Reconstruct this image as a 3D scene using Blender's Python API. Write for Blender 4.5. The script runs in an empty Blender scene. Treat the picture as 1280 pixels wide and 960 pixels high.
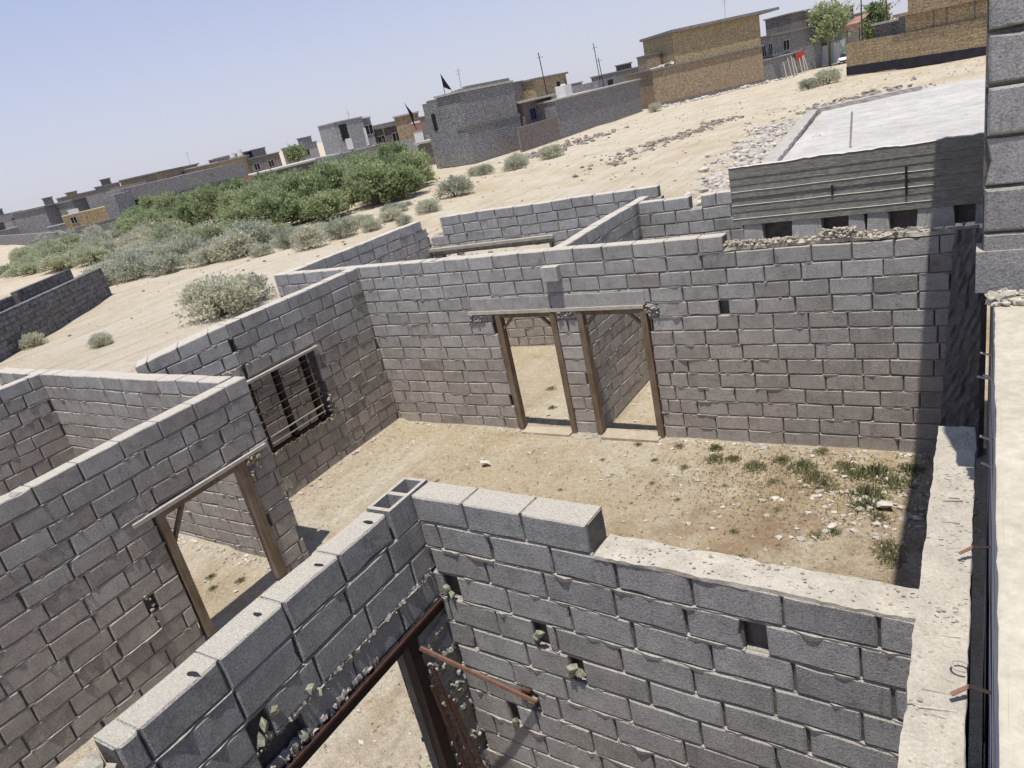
import bpy, bmesh, math, random
from mathutils import Vector, Matrix, noise
rnd = random.Random(7)
SC = bpy.context.scene
COL = SC.collection
R = math.radians

# ------------------------------------------------------------------ helpers
def tag(o, label=None, cat=None, group=None, kind=None):
    if label: o['label'] = label
    if cat: o['category'] = cat
    if group: o['group'] = group
    if kind: o['kind'] = kind
    return o

def empty(name, loc=(0, 0, 0), rz=0.0, label=None, cat=None, group=None):
    o = bpy.data.objects.new(name, None)
    COL.objects.link(o)
    o.location = loc
    o.rotation_euler = (0, 0, rz)
    o.empty_display_size = 0.2
    return tag(o, label, cat, group)

def mkobj(name, me, parent=None):
    o = bpy.data.objects.new(name, me)
    COL.objects.link(o)
    if parent: o.parent = parent
    return o

def copy_tree(o, parent=None):
    c = o.copy()
    COL.objects.link(c)
    c.parent = parent
    for ch in o.children:
        copy_tree(ch, c)
    return c

class MB:
    """collects faces with a per-face tint (colour attribute)"""
    def __init__(s):
        s.v = []; s.f = []; s.c = []; s.m = []
    def quad(s, a, b, c, d, t=0.5, mi=0):
        n = len(s.v); s.v += [a, b, c, d]; s.f.append((n, n+1, n+2, n+3)); s.c.append(t); s.m.append(mi)
    def poly(s, pts, t=0.5, mi=0):
        n = len(s.v); s.v += list(pts); s.f.append(tuple(range(n, n+len(pts)))); s.c.append(t); s.m.append(mi)
    def mesh8(s, P, t=0.5, mi=0):
        # P: 8 points, bottom 0-3 ccw, top 4-7
        n = len(s.v); s.v += P
        for q in ((3,2,1,0),(4,5,6,7),(0,1,5,4),(1,2,6,5),(2,3,7,6),(3,0,4,7)):
            s.f.append(tuple(n+i for i in q)); s.c.append(t); s.m.append(mi)
    def box(s, x0, x1, y0, y1, z0, z1, t=0.5, mi=0):
        s.mesh8([(x0,y0,z0),(x1,y0,z0),(x1,y1,z0),(x0,y1,z0),(x0,y0,z1),(x1,y0,z1),(x1,y1,z1),(x0,y1,z1)], t, mi)
    def bar(s, a, b, w, h=None, t=0.5, up=(0,0,1), mi=0):
        h = h or w
        a = Vector(a); b = Vector(b); d = (b-a).normalized(); u = Vector(up)
        if abs(d.dot(u)) > .98: u = Vector((0,1,0))
        r = d.cross(u).normalized(); u = r.cross(d).normalized()
        P = []
        for p in (a, b):
            pass
        c = [(-1,-1),(1,-1),(1,1),(-1,1)]
        P = [tuple(a + r*(w/2*i) + u*(h/2*j)) for i, j in c] + [tuple(b + r*(w/2*i) + u*(h/2*j)) for i, j in c]
        s.mesh8(P, t, mi)
    def tube(s, pts, r, n=8, t=0.5, mi=0):
        rings = []
        for k, p in enumerate(pts):
            p = Vector(p)
            q = Vector(pts[min(k+1, len(pts)-1)]) - Vector(pts[max(k-1, 0)])
            d = q.normalized(); u = Vector((0,0,1)) if abs(d.z) < .9 else Vector((1,0,0))
            a = d.cross(u).normalized(); b = a.cross(d)
            rr = r[k] if isinstance(r, (list, tuple)) else r
            base = len(s.v)
            for i in range(n):
                an = 2*math.pi*i/n
                s.v.append(tuple(p + a*(rr*math.cos(an)) + b*(rr*math.sin(an))))
            rings.append(base)
        for k in range(len(rings)-1):
            for i in range(n):
                j = (i+1) % n
                s.f.append((rings[k]+i, rings[k]+j, rings[k+1]+j, rings[k+1]+i)); s.c.append(t); s.m.append(mi)
        for base, rev in ((rings[0], True), (rings[-1], False)):
            f = tuple(base+i for i in range(n))
            s.f.append(f[::-1] if rev else f); s.c.append(t); s.m.append(mi)
    def stone(s, p, r, t=0.5, flat=0.7, mi=0):
        n = len(s.v)
        ph = rnd.random()*6.28
        V = []
        for (x, y, z) in ICO_V:
            k = r*(0.45+0.85*rnd.random())
            cx = x*math.cos(ph)-y*math.sin(ph); cy = x*math.sin(ph)+y*math.cos(ph)
            V.append((p[0]+cx*k, p[1]+cy*k*.8, p[2]+z*k*flat))
        s.v += V
        for f in ICO_F:
            s.f.append(tuple(n+i for i in f)); s.c.append(t); s.m.append(mi)
    def build(s, name, mats, parent=None, smooth=False):
        me = bpy.data.meshes.new(name)
        me.from_pydata([tuple(v) for v in s.v], [], s.f)
        if not isinstance(mats, (list, tuple)): mats = [mats]
        for m in mats: me.materials.append(m)
        ca = me.color_attributes.new('tint', 'FLOAT_COLOR', 'CORNER')
        arr = []
        for f, c in zip(s.f, s.c):
            arr += [c, c, c, 1.0]*len(f)
        ca.data.foreach_set('color', arr)
        me.polygons.foreach_set('material_index', s.m)
        if smooth: me.polygons.foreach_set('use_smooth', [True]*len(s.f))
        me.update()
        return mkobj(name, me, parent)

bmi = bmesh.new(); bmesh.ops.create_icosphere(bmi, subdivisions=1, radius=1.0)
ICO_V = [tuple(v.co) for v in bmi.verts]; bmi.verts.ensure_lookup_table()
ICO_F = [tuple(v.index for v in f.verts) for f in bmi.faces]; bmi.free()

# ------------------------------------------------------------------ materials
def mat(name):
    m = bpy.data.materials.new(name); m.use_nodes = True
    nt = m.node_tree
    for n in list(nt.nodes): nt.nodes.remove(n)
    out = nt.nodes.new('ShaderNodeOutputMaterial'); b = nt.nodes.new('ShaderNodeBsdfPrincipled')
    nt.links.new(b.outputs[0], out.inputs[0])
    b.inputs['Roughness'].default_value = .9
    try: b.inputs['Specular IOR Level'].default_value = .15
    except KeyError: pass
    return m, nt, b

class NT:
    def __init__(s, nt): s.nt = nt
    def n(s, t, **k):
        x = s.nt.nodes.new(t)
        for a, v in k.items(): setattr(x, a, v)
        return x
    def l(s, a, b): s.nt.links.new(a, b)
    def coord(s, kind='Object'): return s.n('ShaderNodeTexCoord').outputs[kind]
    def noise(s, vec, scale, detail=4, rough=.55, dist=0.0):
        x = s.n('ShaderNodeTexNoise'); x.inputs['Scale'].default_value = scale; x.inputs['Detail'].default_value = detail
        x.inputs['Roughness'].default_value = rough; x.inputs['Distortion'].default_value = dist
        s.l(vec, x.inputs['Vector']); return x.outputs['Fac']
    def ramp(s, fac, stops):
        x = s.n('ShaderNodeValToRGB'); e = x.color_ramp.elements
        while len(e) < len(stops): e.new(0.5)
        for i, (p, c) in enumerate(stops):
            e[i].position = p; e[i].color = (*c, 1) if len(c) == 3 else c
        s.l(fac, x.inputs[0]); return x.outputs[0]
    def mix(s, fac, a, b, mode='MIX'):
        x = s.n('ShaderNodeMix', data_type='RGBA', blend_type=mode)
        for i, v in ((0, fac), (6, a), (7, b)):
            if hasattr(v, 'links'): s.l(v, x.inputs[i])
            elif isinstance(v, (int, float)): x.inputs[i].default_value = v
            else: x.inputs[i].default_value = (*v, 1)
        return x.outputs[2]
    def math(s, op, a, b=0.0, clamp=False):
        x = s.n('ShaderNodeMath', operation=op); x.use_clamp = clamp
        for i, v in ((0, a), (1, b)):
            if hasattr(v, 'links'): s.l(v, x.inputs[i])
            else: x.inputs[i].default_value = v
        return x.outputs[0]
    def mr(s, v, a, b, c=0.0, d=1.0):
        x = s.n('ShaderNodeMapRange'); x.inputs[1].default_value = a; x.inputs[2].default_value = b
        x.inputs[3].default_value = c; x.inputs[4].default_value = d; s.l(v, x.inputs[0]); return x.outputs[0]
    def bump(s, h, strength, dist, b, prev=None):
        x = s.n('ShaderNodeBump'); x.inputs['Strength'].default_value = strength; x.inputs['Distance'].default_value = dist
        s.l(h, x.inputs['Height'])
        if prev is not None: s.l(prev, x.inputs['Normal'])
        if b is not None: s.l(x.outputs[0], b.inputs['Normal'])
        return x.outputs[0]

def tint_fac(N):
    a = N.n('ShaderNodeAttribute', attribute_name='tint'); return a.outputs['Fac']

def block_material(name, top=(.42,.415,.40), low=(.42,.378,.338), stain=(1.1, 2.4), dusty=(.62,.57,.475), bright=1.0):
    """rough hollow concrete block: grey, brown-stained towards the ground, dusty where it faces up"""
    m, nt, b = mat(name); N = NT(nt); P = N.coord()
    sx = N.n('ShaderNodeSeparateXYZ'); N.l(P, sx.inputs[0])
    t = tint_fac(N)
    big = N.noise(P, .9, 3); mid = N.noise(P, 6, 5, .65); fine = N.noise(P, 70, 5, .7); gr = N.noise(P, 190, 2, .6)
    zz = N.math('ADD', sx.outputs[2], N.math('MULTIPLY', N.math('SUBTRACT', big, .5), 2.2))
    zz = N.math('ADD', zz, N.math('MULTIPLY', N.math('SUBTRACT', t, .5), 1.1))
    st = N.mr(zz, stain[0], stain[1], 1, 0)
    c = N.mix(st, top, low)
    v = N.math('ADD', N.mr(t, 0, 1, .78, 1.22), N.mr(mid, .3, .7, -.18, .18))
    v = N.math('MULTIPLY', v, N.mr(fine, .25, .75, .62, 1.36))
    v = N.math('MULTIPLY', v, N.mr(gr, .3, .7, .78, 1.22))
    v = N.math('MULTIPLY', v, bright)
    c = N.mix(1.0, c, (1, 1, 1), 'MULTIPLY')
    cm = N.n('ShaderNodeVectorMath', operation='SCALE'); N.l(c, cm.inputs[0]); N.l(v, cm.inputs['Scale'])
    c = cm.outputs[0]
    # damp dark streaks of old mortar
    strk = N.noise(P, 3.2, 6, .75, 1.2)
    c = N.mix(N.mr(strk, .60, .70, 0, .45), c, (.105,.095,.09))
    dm = N.n('ShaderNodeMapping'); dm.inputs['Scale'].default_value = (26, 26, 3.2); N.l(P, dm.inputs[0])
    drip = N.noise(dm.outputs[0], 1.0, 5, .7)
    c = N.mix(N.math('MULTIPLY', N.mr(drip, .56, .72, 0, .6), N.mr(big, .35, .6)), c, (.12,.112,.105))
    smear = N.noise(P, 4.5, 7, .78, .8)
    c = N.mix(N.mr(smear, .57, .66, 0, .42), c, (.43,.40,.35))
    efl = N.noise(P, 11, 6, .8, .6)
    c = N.mix(N.mr(efl, .63, .74, 0, .5), c, (.36,.34,.31))
    g = N.n('ShaderNodeNewGeometry'); sn = N.n('ShaderNodeSeparateXYZ'); N.l(g.outputs['True Normal'], sn.inputs[0])
    up = N.mr(N.math('ADD', sn.outputs[2], N.math('MULTIPLY', N.math('SUBTRACT', mid, .5), .5)), .45, .8)
    dc = N.mix(N.mr(fine, .3, .7), [x*.78 for x in dusty], [x*1.1 for x in dusty])
    c = N.mix(up, c, dc)
    N.l(c, b.inputs['Base Color'])
    pit = N.n('ShaderNodeTexVoronoi'); pit.inputs['Scale'].default_value = 55; N.l(P, pit.inputs['Vector'])
    pv = N.mr(pit.outputs['Distance'], .12, .5)
    b0 = N.bump(mid, .5, .03, None); b1 = N.bump(fine, 1.0, .018, None, b0); b2 = N.bump(pv, .5, .006, None, b1); N.bump(gr, .9, .006, b, b2)
    return m

def mortar_material(name, col=(.27,.255,.235), dark=(.14,.13,.12), updust=.8):
    m, nt, b = mat(name); N = NT(nt); P = N.coord()
    n1 = N.noise(P, 5, 6, .7); n2 = N.noise(P, 60, 4, .7)
    c = N.mix(N.mr(n1, .35, .65), dark, col); c = N.mix(N.mr(n2, .3, .7, 0, .5), c, [x*1.5 for x in col])
    g = N.n('ShaderNodeNewGeometry'); sn = N.n('ShaderNodeSeparateXYZ'); N.l(g.outputs['True Normal'], sn.inputs[0])
    c = N.mix(N.math('MULTIPLY', N.mr(sn.outputs[2], .3, .8), N.mr(n2, .3, .65, .1, updust)), c, (.54,.50,.43))
    N.l(c, b.inputs['Base Color']); N.bump(n2, .8, .015, b)
    return m

def rough_material(name, a, c2, scale=8, bumpd=.02, bs=.7, dust=None, speck=None):
    m, nt, b = mat(name); N = NT(nt); P = N.coord()
    n0 = N.noise(P, scale*.18, 4, .6); n1 = N.noise(P, scale, 7, .7); n2 = N.noise(P, scale*9, 4, .7)
    c = N.mix(N.mr(n1, .32, .68), a, c2)
    c = N.mix(N.mr(n0, .35, .7, 0, .35), c, [x*.7 for x in a])
    cm = N.n('ShaderNodeVectorMath', operation='SCALE'); N.l(c, cm.inputs[0])
    v = N.math('MULTIPLY', N.mr(tint_fac(N), 0, 1, .75, 1.25), N.mr(n2, .3, .7, .85, 1.15)); N.l(v, cm.inputs['Scale']); c = cm.outputs[0]
    if dust:
        g = N.n('ShaderNodeNewGeometry'); sn = N.n('ShaderNodeSeparateXYZ'); N.l(g.outputs['True Normal'], sn.inputs[0])
        c = N.mix(N.mr(sn.outputs[2], .5, .85), c, dust)
    N.l(c, b.inputs['Base Color'])
    b1 = N.bump(n1, bs, bumpd, None); N.bump(n2, .6, bumpd*.3, b, b1)
    return m

def formboard_material(name):
    m, nt, b = mat(name); N = NT(nt); P = N.coord()
    mp = N.n('ShaderNodeMapping'); mp.inputs['Scale'].default_value = (7, 7, 26); N.l(P, mp.inputs[0])
    n1 = N.noise(mp.outputs[0], 2.2, 6, .7); n2 = N.noise(P, 5, 6, .7); n3 = N.noise(P, 80, 3, .7)
    c = N.mix(N.mr(n1, .35, .65), (.17,.172,.155), (.31,.305,.27)); c = N.mix(N.mr(n2, .52, .7, 0, .6), c, (.40,.385,.34))
    g = N.n('ShaderNodeNewGeometry'); sn = N.n('ShaderNodeSeparateXYZ'); N.l(g.outputs['True Normal'], sn.inputs[0])
    c = N.mix(N.mr(sn.outputs[2], .4, .8), c, (.6,.56,.48))
    N.l(c, b.inputs['Base Color']); b1 = N.bump(n1, .7, .015, None); N.bump(n3, .5, .006, b, b1)
    return m

def far_block_material(name, c1, c2, mortar, bw=.5, bh=.23, blotch=(.2,.18,.16), ms=.03):
    m, nt, b = mat(name); N = NT(nt); P = N.coord()
    s = N.n('ShaderNodeSeparateXYZ'); N.l(P, s.inputs[0])
    cx = N.n('ShaderNodeCombineXYZ'); N.l(N.math('ADD', s.outputs[0], s.outputs[1]), cx.inputs[0]); N.l(s.outputs[2], cx.inputs[1])
    br = N.n('ShaderNodeTexBrick'); N.l(cx.outputs[0], br.inputs['Vector'])
    br.inputs['Scale'].default_value = 1; br.inputs['Brick Width'].default_value = bw; br.inputs['Row Height'].default_value = bh
    br.inputs['Mortar Size'].default_value = ms; br.inputs['Color1'].default_value = (*c1, 1); br.inputs['Color2'].default_value = (*c2, 1)
    br.inputs['Mortar'].default_value = (*mortar, 1); br.inputs['Bias'].default_value = 0
    n1 = N.noise(P, .5, 5, .65); n2 = N.noise(P, 3.5, 6, .75); n3 = N.noise(P, 25, 3, .7)
    c = N.mix(N.mr(n1, .45, .7, 0, .55), br.outputs[0], blotch)
    cm = N.n('ShaderNodeVectorMath', operation='SCALE'); N.l(c, cm.inputs[0])
    N.l(N.math('MULTIPLY', N.mr(n2, .3, .7, .66, 1.34), N.mr(N.noise(P, 7, 2, .8), .35, .65, .75, 1.25)), cm.inputs['Scale'])
    N.l(cm.outputs[0], b.inputs['Base Color']); N.bump(n2, .6, .04, b)
    return m

def plain(name, col, rough=.8, var=.25, scale=12, metal=0.0):
    m, nt, b = mat(name); N = NT(nt); P = N.coord()
    n1 = N.noise(P, scale, 5, .7)
    N.l(N.mix(N.mr(n1, .3, .7), [x*(1-var) for x in col], [min(1, x*(1+var)) for x in col]), b.inputs['Base Color'])
    b.inputs['Roughness'].default_value = rough; b.inputs['Metallic'].default_value = metal
    N.bump(n1, .3, .01, b)
    return m

def wood_material(name, a, c2):
    m, nt, b = mat(name); N = NT(nt); P = N.coord()
    mp = N.n('ShaderNodeMapping'); mp.inputs['Scale'].default_value = (14, 14, 1.2); N.l(P, mp.inputs[0])
    n1 = N.noise(mp.outputs[0], 2.5, 5, .65); n2 = N.noise(P, 3, 4)
    c = N.mix(N.mr(n1, .3, .7), a, c2); c = N.mix(N.mr(n2, .45, .7, 0, .5), c, (.28,.24,.19))
    N.l(c, b.inputs['Base Color']); N.bump(n1, .4, .004, b); return m

def leaf_material(name, a, b2, c3=None):
    m, nt, b = mat(name); N = NT(nt); P = N.coord()
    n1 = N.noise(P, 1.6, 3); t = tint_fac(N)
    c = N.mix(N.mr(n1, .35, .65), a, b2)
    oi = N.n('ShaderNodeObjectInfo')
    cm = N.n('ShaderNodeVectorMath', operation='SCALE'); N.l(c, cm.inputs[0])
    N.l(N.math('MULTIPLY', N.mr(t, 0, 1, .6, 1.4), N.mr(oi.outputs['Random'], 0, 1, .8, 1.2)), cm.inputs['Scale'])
    c = cm.outputs[0]
    if c3: c = N.mix(N.mr(oi.outputs['Random'], .3, 1, 0, .6), c, c3)
    N.l(c, b.inputs['Base Color'])
    tr = nt.nodes.new('ShaderNodeBsdfTranslucent'); N.l(c, tr.inputs[0]); mx = nt.nodes.new('ShaderNodeMixShader'); mx.inputs[0].default_value = .42
    out = [n for n in nt.nodes if n.type == 'OUTPUT_MATERIAL'][0]
    N.l(b.outputs[0], mx.inputs[1]); N.l(tr.outputs[0], mx.inputs[2]); N.l(mx.outputs[0], out.inputs[0])
    return m

M = {}
M['block'] = block_material('concrete_block')
M['block_near'] = block_material('concrete_block_grey', top=(.35,.347,.342), low=(.36,.342,.325), stain=(.2, 1.9))
M['block_left'] = block_material('concrete_block_brownish', top=(.385,.378,.362), low=(.385,.347,.312), stain=(1.7, 2.8))
M['mortar'] = mortar_material('mortar')
M['joint'] = mortar_material('joint_shadow_mortar', (.15,.14,.13), (.05,.047,.044))  # recessed mortar, darkened in colour to stand for the joint shadow
M['rough'] = rough_material('rough_cement', (.40,.365,.30), (.55,.505,.42), 7, .03, .9)
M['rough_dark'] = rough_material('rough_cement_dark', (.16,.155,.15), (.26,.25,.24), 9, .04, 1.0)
M['form'] = formboard_material('formboard_concrete')
M['slabtop'] = rough_material('dusty_roof_slab', (.42,.385,.30), (.52,.475,.375), 2.2, .012, .7)
M['ledge'] = rough_material('mortar_crumbs', (.30,.285,.25), (.46,.43,.37), 14, .01, .6)
M['sandmortar'] = plain('sandy_mortar', (.30,.265,.205), .95, .4, 10)
M['stonegreen'] = plain('mossy_stone', (.27,.26,.195), .95, .5, 30)
M['wood'] = wood_material('weathered_door_wood', (.115,.080,.05), (.235,.175,.118))
M['woodpale'] = wood_material('grey_lintel_board', (.30,.27,.22), (.46,.42,.35))
M['woodwet'] = plain('soft_dark_joint', (.05,.045,.04))
M['rust'] = plain('rusty_steel', (.095,.052,.04), .7, .45, 25)
M['rustdark'] = plain('dark_steel', (.028,.018,.016), .6, .3, 20)
M['rustlight'] = plain('brown_primer_steel', (.22,.125,.09), .6, .25, 20)
M['galv'] = plain('pale_steel', (.40,.37,.32), .6, .2, 20)
M['white'] = plain('whitewash', (.72,.71,.68), .8, .12, 4)
M['dark'] = plain('dark_opening', (.025,.025,.028), .9, .3, 4)
M['cast'] = rough_material('cast_foundation', (.34,.32,.28), (.48,.45,.40), 4, .03, .6)
M['gravelwhite'] = rough_material('whitish_gravel', (.40,.375,.335), (.55,.53,.49), .9, .12, 1.0)

# ------------------------------------------------------------------ masonry
CH = .228; BL = .492
def masonry(name, o, ang, L, top, thick=.22, bottom=-.15, openings=(), steps=(), cut=(), mats=None, parent=None, seed=1,
            jit=.003, ledge=1.0, off=0.0, back=True, rough_end=False):
    """Courses of real blocks. (o, ang): start and heading of the visible face; v runs into the wall.
    openings: (u0,u1,z0,z1) clear holes; steps: (u0,u1,top) lower stretches; cut: (u0,u1,z0,z1) missing bits of a block."""
    r = random.Random(seed); mb = MB(); co = MB(); le = MB(); dk = MB()
    for (p0, p1, q0, q1) in cut:
        pass
    ca, sa = math.cos(ang), math.sin(ang)
    def W(u, v, z): return (o[0]+ca*u-sa*v, o[1]+sa*u+ca*v, z)
    def chip(u0, u1, v0, v1, z0, z1, t):
        j = lambda s=jit: r.uniform(-s, s)
        e = .007+r.random()*.006
        a = j(); bb = a+j(.0025); tilt = j(.002); 
        # 3 rings: front inset face, front edge ring, back edge ring, back inset face
        L_ = u1-u0; nl = 4 if L_ > .3 else 2
        sh = r.uniform(-.003, .003); sl_ = r.uniform(-.004, .004)
        out = []      # outline (u, z, inward u, inward z)
        for q in range(nl): out.append((u0+L_*q/nl, z0, 1 if q == 0 else 0, 1))
        out += [(u1, z0, -1, 1), (u1, (z0+z1)/2, -1, 0)]
        for q in range(nl): out.append((u1-L_*q/nl, z1, -1 if q == 0 else 0, -1))
        out += [(u0, z1, 1, -1), (u0, (z0+z1)/2, 1, 0)]
        jo = [(abs(r.gauss(0, .0022)), abs(r.gauss(0, .0022))) for _ in out]
        if r.random() < .30:
            q = r.randrange(len(out)); jo[q] = (r.uniform(.004, .022), r.uniform(.004, .018))
        def ring(v, inset, k):
            q = []
            for (uu, zz, su, sz), (ju, jz) in zip(out, jo):
                ff = 1.0 if k in (0, 1) else .5
                q.append(W(uu+su*(inset+ju*ff), v+tw*((uu-u0)/L_-.5)+(jv.random()-.5)*.0016, zz+sz*(inset+jz*ff)+sl_*((uu-u0)/L_-.5)))
            return q
        tw = r.uniform(-.005, .005); jv = r
        f0 = ring(v0+a, e, 0); f1 = ring(v0+a+e*.7+.002, 0, 1); b1 = ring(v1-a-e*.7, 0, 2); b0 = ring(v1-a, e, 3)
        n = len(mb.v); m_ = len(out); mb.v += f0+f1+b1+b0
        F = [tuple(range(m_)), tuple(range(4*m_-1, 3*m_-1, -1))]
        for k in (0, m_, 2*m_):
            for i in range(m_):
                i2 = (i+1) % m_
                F.append((k+i, k+m_+i, k+m_+i2, k+i2))
        for f in F:
            mb.f.append(tuple(n+i for i in f)); mb.c.append(t); mb.m.append(0)
    def topat(u):
        for s in steps:
            if s[0] <= u < s[1]: return s[2]
        return top
    tops = sorted({top, *[s[2] for s in steps]})
    zmax = max(tops); k = 0
    z1 = zmax
    rowhist = []
    while z1 > bottom+.06:
        z0 = max(bottom, z1-CH)
        offu = (off + (.5*BL if k % 2 else 0) + (r.uniform(-.05, .05) if k else 0)) % BL
        u = -offu
        while u < L:
            w = BL+(r.uniform(-.035, .03) if k else r.uniform(-.008, .008))
            if k and r.random() < .06: w = BL*r.uniform(.4, .7)
            a, bq = max(0, u), min(L, u+w)
            segs = [(a, bq)]
            for (p0, p1, q0, q1) in list(openings)+list(cut):
                if q0 < (z0+z1)/2 < q1:
                    ns = []
                    for (x0, x1) in segs:
                        if x1 <= p0 or x0 >= p1: ns.append((x0, x1)); continue
                        if x0 < p0: ns.append((x0, p0))
                        if x1 > p1: ns.append((p1, x1))
                    segs = ns
            for s in steps:
                if z1 > s[2]+.05:
                    ns = []
                    for (x0, x1) in segs:
                        if x1 <= s[0] or x0 >= s[1]: ns.append((x0, x1)); continue
                        if x0 < s[0]: ns.append((x0, s[0]))
                        if x1 > s[1]: ns.append((s[1], x1))
                    segs = ns
            for (x0, x1) in segs:
                if x1-x0 < .07: continue
                t = min(1, max(0, r.gauss(.5, .2)))
                g = .004+r.random()*.006
                sk = r.uniform(-.003, .003)
                chip(x0+g, x1-g, 0, thick, z0+.008+r.random()*.004, z1-.004, t)
                topm = z1 > topat((x0+x1)/2)-.02
                rec = .016+r.random()*.012
                zc0, zc1 = z0, z1-(.012 if topm else 0)
                P = [W(x0,rec,zc0),W(x1,rec,zc0),W(x1,thick-rec,zc0),W(x0,thick-rec,zc0),W(x0,rec,zc1),W(x1,rec,zc1),W(x1,thick-rec,zc1),W(x0,thick-rec,zc1)]
                co.mesh8(P, .5)
                # squeezed-out bed mortar along the lower joint
                if ledge and z0 > bottom+.02:
                    n = max(2, int((x1-x0)/.04)); prev = None
                    bias = r.gauss(-.0065, .006)
                    for side in ((0, -1),) if not back else ((0, -1), (thick, 1)):
                        prev = None
                        for i in range(n+1):
                            uu = x0+(x1-x0)*i/n
                            nv = noise.noise(Vector((uu*7+seed*3, z0*9, side[0]*5)))
                            pr = bias+(nv*.020+.5*noise.noise(Vector((uu*31, z0*9, side[0]*5)))*.016)*ledge
                            if r.random() < .03: pr += r.random()*.020*ledge
                            pr = max(-.012, min(.03, pr))
                            hh = .010+max(0, pr)*r.uniform(.3, 1.6)
                            vs = side[0]+side[1]*pr; vi = side[0]-side[1]*.03
                            cur = (W(uu, vi, z0+.008), W(uu, vs, z0+.004+r.uniform(-.003,.003)), W(uu, vs-side[1]*.002, z0-.004-hh), W(uu, vi, z0-.012-hh))
                            if prev:
                                for q in range(3):
                                    A, B2, C, D = prev[q], cur[q], cur[q+1], prev[q+1]
                                    if side[1] < 0: le.quad(A, D, C, B2, .5)
                                    else: le.quad(A, B2, C, D, .5)
                            prev = cur
            u += w
        z1 -= CH; k += 1
    for (p0, p1, q0, q1) in cut:
        for kk in range(60):
            zt = zmax-CH*kk
            if q0 < zt-CH/2 < q1:
                a0, a1, vv0, vv1 = p0-.05, p1+.05, .075, thick-.03
                dk.mesh8([W(a0,vv0,zt-CH),W(a1,vv0,zt-CH),W(a1,vv1,zt-CH),W(a0,vv1,zt-CH),W(a0,vv0,zt),W(a1,vv0,zt),W(a1,vv1,zt),W(a0,vv1,zt)], .5)
    m = mats or M['block']
    ob = mb_join(name, [(mb, m), (co, M['joint']), (le, M['mortar']), (dk, M['joint'])])
    for v_ in ob.data.vertices:
        p = v_.co; k = noise.noise(Vector((p.x*.8+seed, p.y*.8, p.z*.5)))*.016+noise.noise(Vector((p.x*2.6, p.y*2.6, p.z*2+seed)))*.007
        q = noise.noise(Vector((p.x*.9, p.y*.9, p.z*1.1+seed*2)))*.011
        v_.co = Vector((p.x-sa*q, p.y+ca*q, p.z+k*min(1, max(0, (p.z-bottom)/.5))))
    if parent: ob.parent = parent
    return ob

def mb_join(name, parts, tmp=None):
    """several collections with their own material into ONE mesh object"""
    if tmp: bpy.data.objects.remove(tmp)
    a = MB(); mats = []
    for i, (p, m) in enumerate(parts):
        n = len(a.v); a.v += p.v; a.f += [tuple(n+q for q in f) for f in p.f]; a.c += p.c; a.m += [i]*len(p.f); mats.append(m)
    return a.build(name, mats)

def ridge(mb, p0, p1, n, nrm, amp, h, seed=0):
    """ragged squeezed mortar line on a wall face, from p0 to p1, standing out along nrm"""
    p0 = Vector(p0); p1 = Vector(p1); nn = Vector(nrm); prev = None
    for i in range(4*n+1):
        p = p0.lerp(p1, i/(4*n)); k = p.x*9+p.y*9+seed
        a = amp*max(.05, .45+1.1*noise.noise(Vector((k*1.3, seed, 0)))+.8*noise.noise(Vector((k*5, seed, 4))))
        hh = h*max(.3, .8+1.2*noise.noise(Vector((k*1.7, 7, seed)))+.9*noise.noise(Vector((k*7, 2, seed))))
        up = h*.5*noise.noise(Vector((k*3, 11, seed)))
        c = [p-nn*.03+Vector((0,0,h*.5+up)), p+nn*a*.5+Vector((0,0,h*.45+up)), p+nn*a+Vector((0,0,up)), p+nn*a*.6+Vector((0,0,-hh*.6)), p-nn*.03+Vector((0,0,-hh))]
        if prev:
            for q in range(4): mb.quad(tuple(prev[q]), tuple(prev[q+1]), tuple(c[q+1]), tuple(c[q]), .5)
        prev = c

def rough_strip(mb, a, b, w, h, n, amp, z, seed=0, up=.0, ny=6):
    """lumpy cast strip from a to b (plan points), width w to the left of heading, top z, height h"""
    a = Vector((a[0], a[1], 0)); b = Vector((b[0], b[1], 0)); d = b-a; L = d.length; d.normalize(); s = Vector((-d.y, d.x, 0))
    base = len(mb.v)
    prof = [(0, -h), (0, -h*.5), (0, -.03)] + [(i/(ny-1), 0) for i in range(ny)] + [(1, -.03), (1, -h*.5), (1, -h)]
    for i in range(n+1):
        for (t, dz) in prof:
            p = a+d*(L*i/n)+s*(w*t)
            nn = noise.noise(Vector((p.x*5+seed, p.y*5, dz*7)))*amp+noise.noise(Vector((p.x*17, p.y*17+seed, dz*15)))*amp*.6
            edge = 1 if t in (0, 1) else 0
            p = p+s*((nn*1.1) if edge else 0)
            if dz == -h: zz = z-h
            else: zz = z+dz+nn*(1.0 if not edge else .8)-(abs(nn)*.6 if edge and dz == 0 else 0)
            mb.v.append((p.x, p.y, zz))
    m = len(prof)
    for i in range(n):
        for j in range(m-1):
            q = base+i*m+j
            mb.f.append((q, q+1, q+m+1, q+m)[::-1]); mb.c.append(.5); mb.m.append(0)
    mb.f.append(tuple(base+j for j in range(m))[::-1]); mb.c.append(.5); mb.m.append(0)
    mb.f.append(tuple(base+n*m+j for j in range(m))); mb.c.append(.5); mb.m.append(0)

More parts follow.
